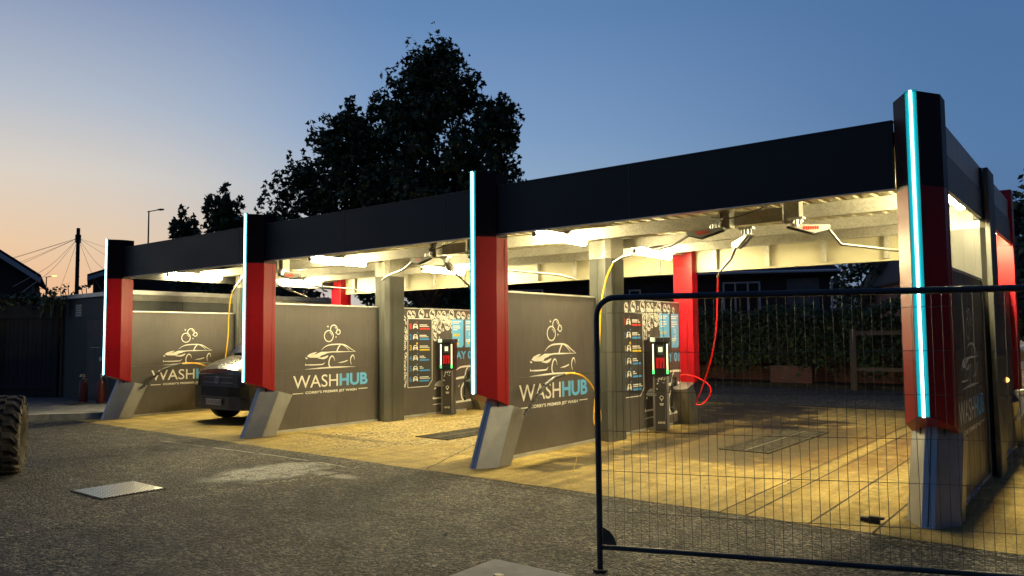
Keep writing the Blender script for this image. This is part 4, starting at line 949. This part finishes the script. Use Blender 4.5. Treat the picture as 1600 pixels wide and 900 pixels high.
# wild shoots silhouetted against the sunset
for k, (px, h) in enumerate(((81, 2.95), (96, 2.95), (110, 3.1), (135, 3.1), (64, 2.9))):
    m = MB(); base = Vector((0, 0, 0)); L = h-2.2
    for q in range(3):
        tip = Vector((rr.uniform(-.3, .3), rr.uniform(-.1, .1), L*rr.uniform(.6, 1))); m.tube([base, base.lerp(tip, .6)+Vector((.03, 0, .05)), tip], .01, 5)
        leafy(m, tip, (.10, .08, .10), 5, .13, rr); leafy(m, tip*.6, (.10, .08, .10), 4, .13, rr)
    sh = ['leftmost', 'second', 'third', 'tallest', 'lowest'][k]
    tag(m.build('wild_shoot', 'leaf', loc=at(px, 20, 2.2)), ['leafy shoot above the ivy, left of the telegraph pole', 'leafy shoot midway between street lamp and telegraph pole', 'leafy shoot touching the foot of the telegraph pole', 'leafy shoot right of the telegraph pole, above the cabin roof', 'leafy shoot beside the short street lamp'][k], 'plant', 'wild shoots against the sunset')

# ================================================================== REAR WALL, BUNGALOW, HOUSES
w = thing('brick_wall', (-7, 18.2, 0), 'low brick wall with piers showing above and below the hedge', 'wall')
m = MB(); m.box((-8, 0, 0), (9, .22, 2.05)); m.build('wall', 'brick', w)
for i, x in enumerate((-3.9, 1.3, 4.8)):
    m = MB(); m.box((x, -.12, 0), (x+.46, .3, 2.42)); m.build('pier', 'brick', w)
m = MB(); m.box((-.35, -1.15, 0), (.9, -.9, .62)); m.build('plinth', 'brick', w)

def house(name, loc, rz, label, wx, dy, eave, ridge, wallm='brickd', hip=0, windows=(), gablex=True, over=.35, extra=None, group=None):
    t = thing(name, loc, label, 'house', group, rz)
    m = MB(); m.box((0, 0, 0), (wx, dy, eave))
    if not hip:
        if gablex:   # ridge along x
            m.add([(0, 0, eave), (0, dy, eave), (0, dy/2, ridge-.1)], [(0, 2, 1)]); m.add([(wx, 0, eave), (wx, dy, eave), (wx, dy/2, ridge-.1)], [(0, 1, 2)])
        else:
            m.add([(0, 0, eave), (wx, 0, eave), (wx/2, 0, ridge-.1)], [(0, 1, 2)]); m.add([(0, dy, eave), (wx, dy, eave), (wx/2, dy, ridge-.1)], [(0, 2, 1)])
    m.build('wall', wallm, t)
    m = MB(); th = .12; e = over
    if gablex:
        k = (ridge-eave)/(dy/2); 
        for sgn in (0, 1):
            y0 = -e if sgn == 0 else dy+e; z0 = eave-k*e+.06; a = (-e, y0, z0); b = (wx+e, y0, z0); c = (wx+e-hip, dy/2, ridge); d = (-e+hip, dy/2, ridge)
            up_ = Vector((0, 0, th)); q = [Vector(v) for v in ((a, b, c, d) if sgn == 0 else (b, a, d, c))]
            m.loft([q, [v+up_ for v in q]])
        if hip:
            for xx, xr in ((-e, -e+hip), (wx+e, wx+e-hip)):
                q = [Vector((xx, -e, eave-k*e+.07)), Vector((xx, dy+e, eave-k*e+.07)), Vector((xr, dy/2, ridge+.01))]
                m.loft([q, [v+Vector((0, 0, th)) for v in q]])
    else:
        k = (ridge-eave)/(wx/2)
        for sgn in (0, 1):
            x0 = -e if sgn == 0 else wx+e; z0 = eave-k*e+.06; q = [Vector(v) for v in ((x0, -e, z0), (wx/2, -e, ridge), (wx/2, dy+e, ridge), (x0, dy+e, z0))]
            m.loft([q, [v+Vector((0, 0, th)) for v in q]])
    m.build('roof', 'tile', t)
    m = MB()
    if gablex: m.tube([(-e, -e-.04, eave-.05), (wx+e, -e-.04, eave-.05)], .05, 8); m.box((-e, -e+.01, eave-.16), (wx+e, -e+.035, eave+.02))
    else:
        for sgn in (0, 1):
            x0 = -e if sgn == 0 else wx+e; z0 = eave-k*e; q = [Vector((x0, -e-.03, z0-.16)), Vector((wx/2, -e-.03, ridge-.16)), Vector((wx/2, -e-.03, ridge+.05)), Vector((x0, -e-.03, z0+.05))]
            m.loft([q, [v+Vector((0, -.03, 0)) for v in q]])
    m.build('fascia_board', 'upvc', t)
    for x0, z0, x1, z1, mu in windows:
        m = MB(); m.box((x0, -.05, z0), (x0+.07, -.002, z1)); m.box((x1-.07, -.05, z0), (x1, -.002, z1)); m.box((x0+.07, -.05, z0), (x1-.07, -.002, z0+.07)); m.box((x0+.07, -.05, z1-.07), (x1-.07, -.002, z1))
        for q in range(1, mu): xx = x0+(x1-x0)*q/mu; m.box((xx-.035, -.048, z0+.07), (xx+.035, -.004, z1-.07))
        f = m.build('window_frame', 'upvc', t); m = MB(); m.box((x0+.06, -.03, z0+.06), (x1-.06, -.003, z1-.06)); m.build('pane', 'glass', f)
    return t
bun = house('bungalow', (-22.85, 16.92, 0), R(25), 'dark tiled bungalow with wide white-framed window beyond the hedge', 17.0, 8, 4.1, 6.6, 'brickd', 2.0, windows=[(12.95, 2.35, 14.4, 3.72, 3), (4.2, 2.3, 5.6, 3.6, 2), (9.2, 2.3, 9.7, 3.5, 1)])
m = MB(); m.box((15.4, -.02, .1), (16.6, -.006, 3.8)); m.build('render_panel', 'boxlight', bun)
m = MB(); m.box((11.45, -.05, 2.7), (11.62, -.004, 3.5)); m.build('lit_window', 'winlit', bun)
m = MB(); m.tube([(17.05, -.06, .1), (17.05, -.06, 3.7)], .04, 8); m.build('downpipe', 'upvc', bun)
house('brick_house', (-6.85, 35.6, 0), R(28), 'brick house with steep gable behind the right bay', 5, 9, 4.4, 8.3, 'brick', gablex=False, over=.15)
house('gable_house', (-35.27, -3.54, 0), R(68), 'dark house with pitched gable and pale bargeboard at the far left', 9, 9, 4.2, 7.35, 'brickd', gablex=False, over=.3)
house('gable_house', (-40.5, 10.8, 0), R(67), 'dark house with low roof between the telegraph pole and the canopy', 10, 8, 4.95, 6.9, 'brickd', gablex=False, over=.3)
house('brick_house', (-1.9, 28.4, 0), R(12), 'dark house with low tiled roof at the far right edge', 10, 7, 3.95, 5.5, 'brickd', 0)
# timber rail frame in front of the hedge
tf = thing('timber_rail', (-4.7, 16.0, 0), 'weathered timber post and rail frame standing against the hedge', 'timber frame')
m = MB(); m.box((0, 0, 0), (.17, .15, 1.75)); m.build('post', 'timber', tf); m = MB(); m.box((2.7, 0, 0), (2.85, .15, 1.75)); m.build('post', 'timber', tf)
m = MB(); m.box((.17, .02, 1.56), (2.7, .1, 1.68)); m.build('rail', 'timber', tf); m = MB(); m.box((.17, .02, .55), (2.7, .09, .65)); m.build('rail', 'timber', tf)
tf2 = thing('timber_rail', (1.6, 12.6, 0), 'thin timber post and rail beside the gravel bag at the far right', 'timber frame')
m = MB(); m.box((0, 0, 0), (.1, .08, 1.6)); m.build('post', 'timber', tf2); m = MB(); m.box((-.5, .085, 1.52), (1.6, .13, 1.6)); m.build('rail', 'timber', tf2)
# gravel bag and crate
gb = thing('gravel_bag', (.12, 12.0, .008), 'pale bulk bag of gravel in a low timber crate at the right edge', 'bulk bag')
m = MB(); r = random.Random(4); rings = []
for k in range(8):
    z = .12+.11*k; w_ = .62+.1*math.sin(k*.5); rings.append([(w_*math.cos(2*math.pi*i/20)*(1+r.uniform(-.05, .05)), w_*math.sin(2*math.pi*i/20)*(1+r.uniform(-.05, .05)), z+r.uniform(-.02, .02)) for i in range(20)])
rings.append([(.25*math.cos(2*math.pi*i/20), .25*math.sin(2*math.pi*i/20), 1.05+r.uniform(-.04, .04)) for i in range(20)])
m.loft(rings, smooth=True); MT['gravel'] = noisy('gravel', (.10, .08, .06), (.5, .45, .38), 30, (.8, .95), bump=1.0, bscale=40); m.build('bag', 'gravel', gb)
m = MB(); m.box((-.75, -.75, 0), (.75, .75, .11)); m.build('pallet', 'timber', gb)
m = MB(); m.box((-.72, -.74, 1.02), (.2, -.66, 1.22)); m.build('plank', 'timber', gb)
m = MB(); leafy(m, (-.3, -.3, 1.30), (.28, .2, .1), 26, .26, r); m.build('torn_sheet', 'white', gb)
tag(MB().tube([(0, 0, 0), (0, .012, 0)], .035, 14).build('marker_lamp', 'orange', loc=(.10, 5.0, .97)), 'small orange lamp glowing on the side of the far right column', 'lamp')
m = MB(); m.tube(smooth_path([(0, 0, 0), (.05, -.02, .10), (.06, 0, .25), (.0, .01, .34), (.1, .0, .36)], 5), .03, 8); tag(m.build('white_handle', 'white', loc=(.24, 4.55, .50)), 'white trigger handle hanging beside the far right steel foot', 'handle')

# telegraph pole with wires
pole_p = Vector(at(120, 34))
tp = thing('telegraph_pole', pole_p, 'wooden telegraph pole with wires fanning out against the sunset', 'telegraph pole')
m = MB(); m.tube([(0, 0, 0), (0, 0, 3), (0, 0, 6.6)], .14, 12, radii=[.10, .085, .075]); m.build('pole', 'timberd', tp)
m = MB(); m.tube([(0, 0, 5.95), (0, 0, 6.3)], .12, 12); m.build('junction_ring', 'plastic', tp)
m = MB()
for k in range(9): m.box((.13 if k % 2 else -.2, -.02, 2.6+k*.36), (.2 if k % 2 else -.13, .02, 2.63+k*.36))
m.build('step_irons', 'plastic', tp)
m = MB()
top = Vector((0, 0, 6.15))
def pt(px, ds, z): return Vector(at(px, ds, z))-pole_p
for e_ in (pt(-150, 34, 4.4), pt(-200, 38, 4.3), pt(-100, 30, 3.9), pt(20, 24, 3.3), pt(28, 22, 2.9), pt(75, 40, 2.9), pt(330, 60, 6.6), pt(250, 30, 4.2), pt(190, 26, 3.6), pt(168, 30, 3.2), pt(-120, 33, 3.6)):
    mid = top.lerp(e_, .5)-Vector((0, 0, .25)); m.tube(smooth_path([top, mid, e_], 8), .0065, 5)
m.build('wire', 'plastic', tp)
def lamp(loc, h, label, lit, L=1.0):
    t = thing('street_lamp', loc, label, 'street lamp', 'slim street lamps far off')
    m = MB(); m.tube([(0, 0, 0), (0, 0, h)], .06, 8, radii=[.07, .04]); m.build('pole', 'wire', t)
    m = MB(); m.tube([(-.15, 0, h-.03), (.8*L, .45*L, h+.09)], .03, 8); m.build('arm', 'wire', t)
    m = MB(); m.box((.45*L, .25*L, h+.03), (.85*L, .5*L, h+.09)); m.build('lantern', 'orange' if lit else 'plastic', t)
lamp(at(230, 45), 9.2, 'tall slim street lamp rising behind the canopy left of the small maple', False)
lamp(at(72, 60), 6.6, 'short street lamp glowing by the gable house at left', True, .9)
lamp(at(1318, 60), 2.9, 'distant lit street lamp above the hedge on the right', True, .5)

# ================================================================== FOREGROUND
# tread plate cover
tpl = thing('access_cover', (-7.17, -3.2, .004), 'raised tread plate access cover set in the asphalt', 'access cover')
m = MB(); m.box((-.34, -.32, 0), (.34, .32, .010)); m.build('tread_plate', 'tread', tpl, bevel=.002)
m = MB(); m.box((-.36, -.34, 0), (-.341, .34, .006)); m.box((.341, -.34, 0), (.36, .34, .006)); m.box((-.34, -.34, 0), (.34, -.321, .006)); m.box((-.34, .321, 0), (.34, .34, .006)); m.build('cover_frame', 'joint', tpl)
m = MB(); m.box((-.26, -.19, .0101), (-.18, -.17, .0106)); m.build('lifting_slot', 'plastic', tpl)
# puddle
MT['water'] = mat('puddle_water', (.20, .21, .22), .3, spec=.8)
r = random.Random(9)
P = []
for i in range(22):
    a = 2*math.pi*i/22; q = 1+.25*math.sin(2*a+.5)+.15*math.sin(5*a)+r.uniform(-.08, .08); P.append((-6.72+.16*q*math.cos(a), -1.85+.13*q*math.sin(a)))
# loader wheel at the left edge
wh = thing('loader_wheel', (-9.37, -3.52, 0), 'chunky muddy loader wheel with chevron tread at the left edge', 'wheel')
ax = Vector((math.cos(R(64)), math.sin(R(64)), 0))       # axle direction
fwd = Vector((-ax.y, ax.x, 0)); Z = Vector((0, 0, 1)); RO, WD = .47, .36
def wp(a, rad, w_): return Vector((0, 0, RO))+ax*w_+(fwd*math.cos(a)+Z*math.sin(a))*rad
m = MB(); n = 48; prof = [(.24, -.13), (.33, -.17), (.41, -.165), (.435, -.12), (.435, .12), (.41, .165), (.33, .17), (.24, .13)]
rings = [[wp(2*math.pi*i/n, rd, w_) for rd, w_ in prof] for i in range(n)]
vs = [p for q in rings for p in q]; k = len(prof)
m.add(vs, [(i*k+j, i*k+(j+1) % k, ((i+1) % n)*k+(j+1) % k, ((i+1) % n)*k+j) for i in range(n) for j in range(k)], 0, True)
MT['tyre'] = noisy('muddy_tyre', (.03, .026, .02), (.11, .09, .065), 7, (.75, .95), bump=.5)
m.build('tyre', 'tyre', wh)
m = MB(); nl = 20
for i in range(nl):
    for s in (-1, 1):
        a0 = 2*math.pi*(i+(.5 if s > 0 else 0))/nl; da = .5*2*math.pi/nl
        q0, q1 = [], []
        for w_, sh, rd in ((0.0, 0, .472), (.09, .0, .472), (.165, .20, .462), (.18, .24, .38)):
            for (lst, rad) in ((q0, rd), (q1, .40 if w_ < .17 else .34)): pass
            q0.append((wp(a0+sh, rd, s*w_), wp(a0+sh+da, rd, s*w_))); q1.append((wp(a0+sh, min(rd, .425)-.03, s*(w_-.012 if w_ > .1 else w_)), wp(a0+sh+da, min(rd, .425)-.03, s*(w_-.012 if w_ > .1 else w_))))
        rings = [[q0[c][0], q0[c][1], q1[c][1], q1[c][0]] for c in range(4)]
        m.loft(rings)
m.build('tread_lugs', 'tyre', wh, bevel=.006)
m = MB(); m.loft([[wp(2*math.pi*i/24, .25, .06) for i in range(24)], [wp(2*math.pi*i/24, .24, -.06) for i in range(24)]], smooth=True); m.build('rim', 'kerb', wh)
# mesh fence panel (temporary fencing)
F0 = Vector((-1.555, -2.574, 0)); ang = None
F1 = Vector((1.71, -1.31, 0))
fd = (F1-F0).normalized(); fL = (F1-F0).length
hf = thing('mesh_fence', F0, 'temporary mesh fence panel with dark steel tube frame in the foreground', 'fence panel')
def fp(u, z, o=0): d = fd*u; return Vector((d.x, d.y, z))+Vector((-fd.y, fd.x, 0))*o
H0, H1, HB = .0, 1.865, .165
m = MB(); c = []
for i in range(7):
    a = math.pi-i*math.pi/12; c.append(fp(.13+.13*math.cos(a), H1-.13+.13*math.sin(a)))
c2 = []
for i in range(7):
    a = math.pi/2-i*math.pi/12; c2.append(fp(fL-.13+.13*math.cos(a), H1-.13+.13*math.sin(a)))
m.tube([fp(0, .02), fp(0, 1.0)]+c+c2+[fp(fL, 1.0), fp(fL, .02)], .021, 12); m.build('frame', 'heras', hf)
m = MB(); m.tube([fp(0, HB), fp(fL, HB)], .017, 10); m.build('bottom_rail', 'heras', hf)
m = MB(); r = random.Random(2); nv = 62
for i in range(1, nv):
    u = fL*i/nv; w1_, w2_ = r.uniform(-.009, .009), r.uniform(-.009, .009)
    zt = H1 if u > .13 else H1-.13+math.sqrt(max(0, .13**2-(.13-u)**2))
    m.tube([fp(u, HB), fp(u+w1_, .7, w1_*2), fp(u+w2_, 1.25, w2_*2), fp(u, zt)], .0018, 5)
for z in (.41, .68, .95, 1.22, 1.49, 1.76):
    m.tube([fp(0, z), fp(fL*.3, z-.006), fp(fL*.6, z+.004), fp(fL, z)], .0019, 5)
m.build('wire_mesh', 'wire', hf)
m = MB(); q = [fp(.022, HB+.018), fp(.115, HB+.018), fp(.10, HB+.07), fp(.07, HB+.11), fp(.022, HB+.135)]
m.loft([[p-Vector((-fd.y, fd.x, 0))*.003 for p in q], [p+Vector((-fd.y, fd.x, 0))*.003 for p in q]]); m.build('corner_gusset', 'heras', hf)
m = MB(); m.tube([(0, 0, 0), (0, 0, .02)], .05, 16); m.build('socket', 'rubber', hf)
# block foot
bf = thing('fence_block', (-1.70, -3.38, 0), 'pale concrete fence block with a round socket at the bottom edge', 'concrete block')
m = MB(); a_, b_ = .38, .32
m.loft([[(-a_, -b_, 0), (a_, -b_, 0), (a_, b_, 0), (-a_, b_, 0)], [(-a_+.03, -b_+.03, .12), (a_-.03, -b_+.03, .12), (a_-.03, b_-.03, .12), (-a_+.03, b_-.03, .12)]])
o = m.build('block', 'kerb', bf, bevel=.012)
m = MB(); m.tube([(-.11, .03, .1205), (-.11, .03, .124)], .035, 18); m.build('socket', 'plastic', bf)
bf.rotation_euler.z = R(1)
# wood scrap, grit and leaves on the asphalt
m = MB(); m.box((-.09, -.03, 0), (.06, .03, .03)); m.box((-.02, -.045, .03), (.10, .0, .05)); tag(m.build('wood_scrap', 'timberd', loc=(-.42, -.05, .012), bevel=.004), 'broken dark scrap of wood on the slot beside the corner column', 'scrap')
m = MB(); r = random.Random(31)
for _ in range(420):
    x_, y_ = r.uniform(-11, 2.5), r.uniform(-4.6, -.45); s_ = r.uniform(.006, .02)*(1.6 if r.random() < .08 else 1)
    if (x_+7.17)**2+(y_+3.2)**2 < .3: continue
    q = [(x_+s_*math.cos(a), y_+s_*math.sin(a)*.8, .003) for a in (0.3, 2.2, 4.4)]; m.add(q+[(x_, y_, .003+s_*.7)], [(0, 1, 3), (1, 2, 3), (2, 0, 3), (2, 1, 0)])
for _ in range(260):
    x_, y_ = r.uniform(-9, 0), r.uniform(-.3, 7); s_ = r.uniform(.004, .014)
    q = [(x_+s_*math.cos(a), y_+s_*math.sin(a)*.8, .009) for a in (0.3, 2.2, 4.4)]; m.add(q+[(x_, y_, .009+s_*.7)], [(0, 1, 3), (1, 2, 3), (2, 0, 3), (2, 1, 0)])
tag(m.build('grit', 'kerb'), 'loose grit and small stones scattered over the ground', 'grit', kind='stuff')
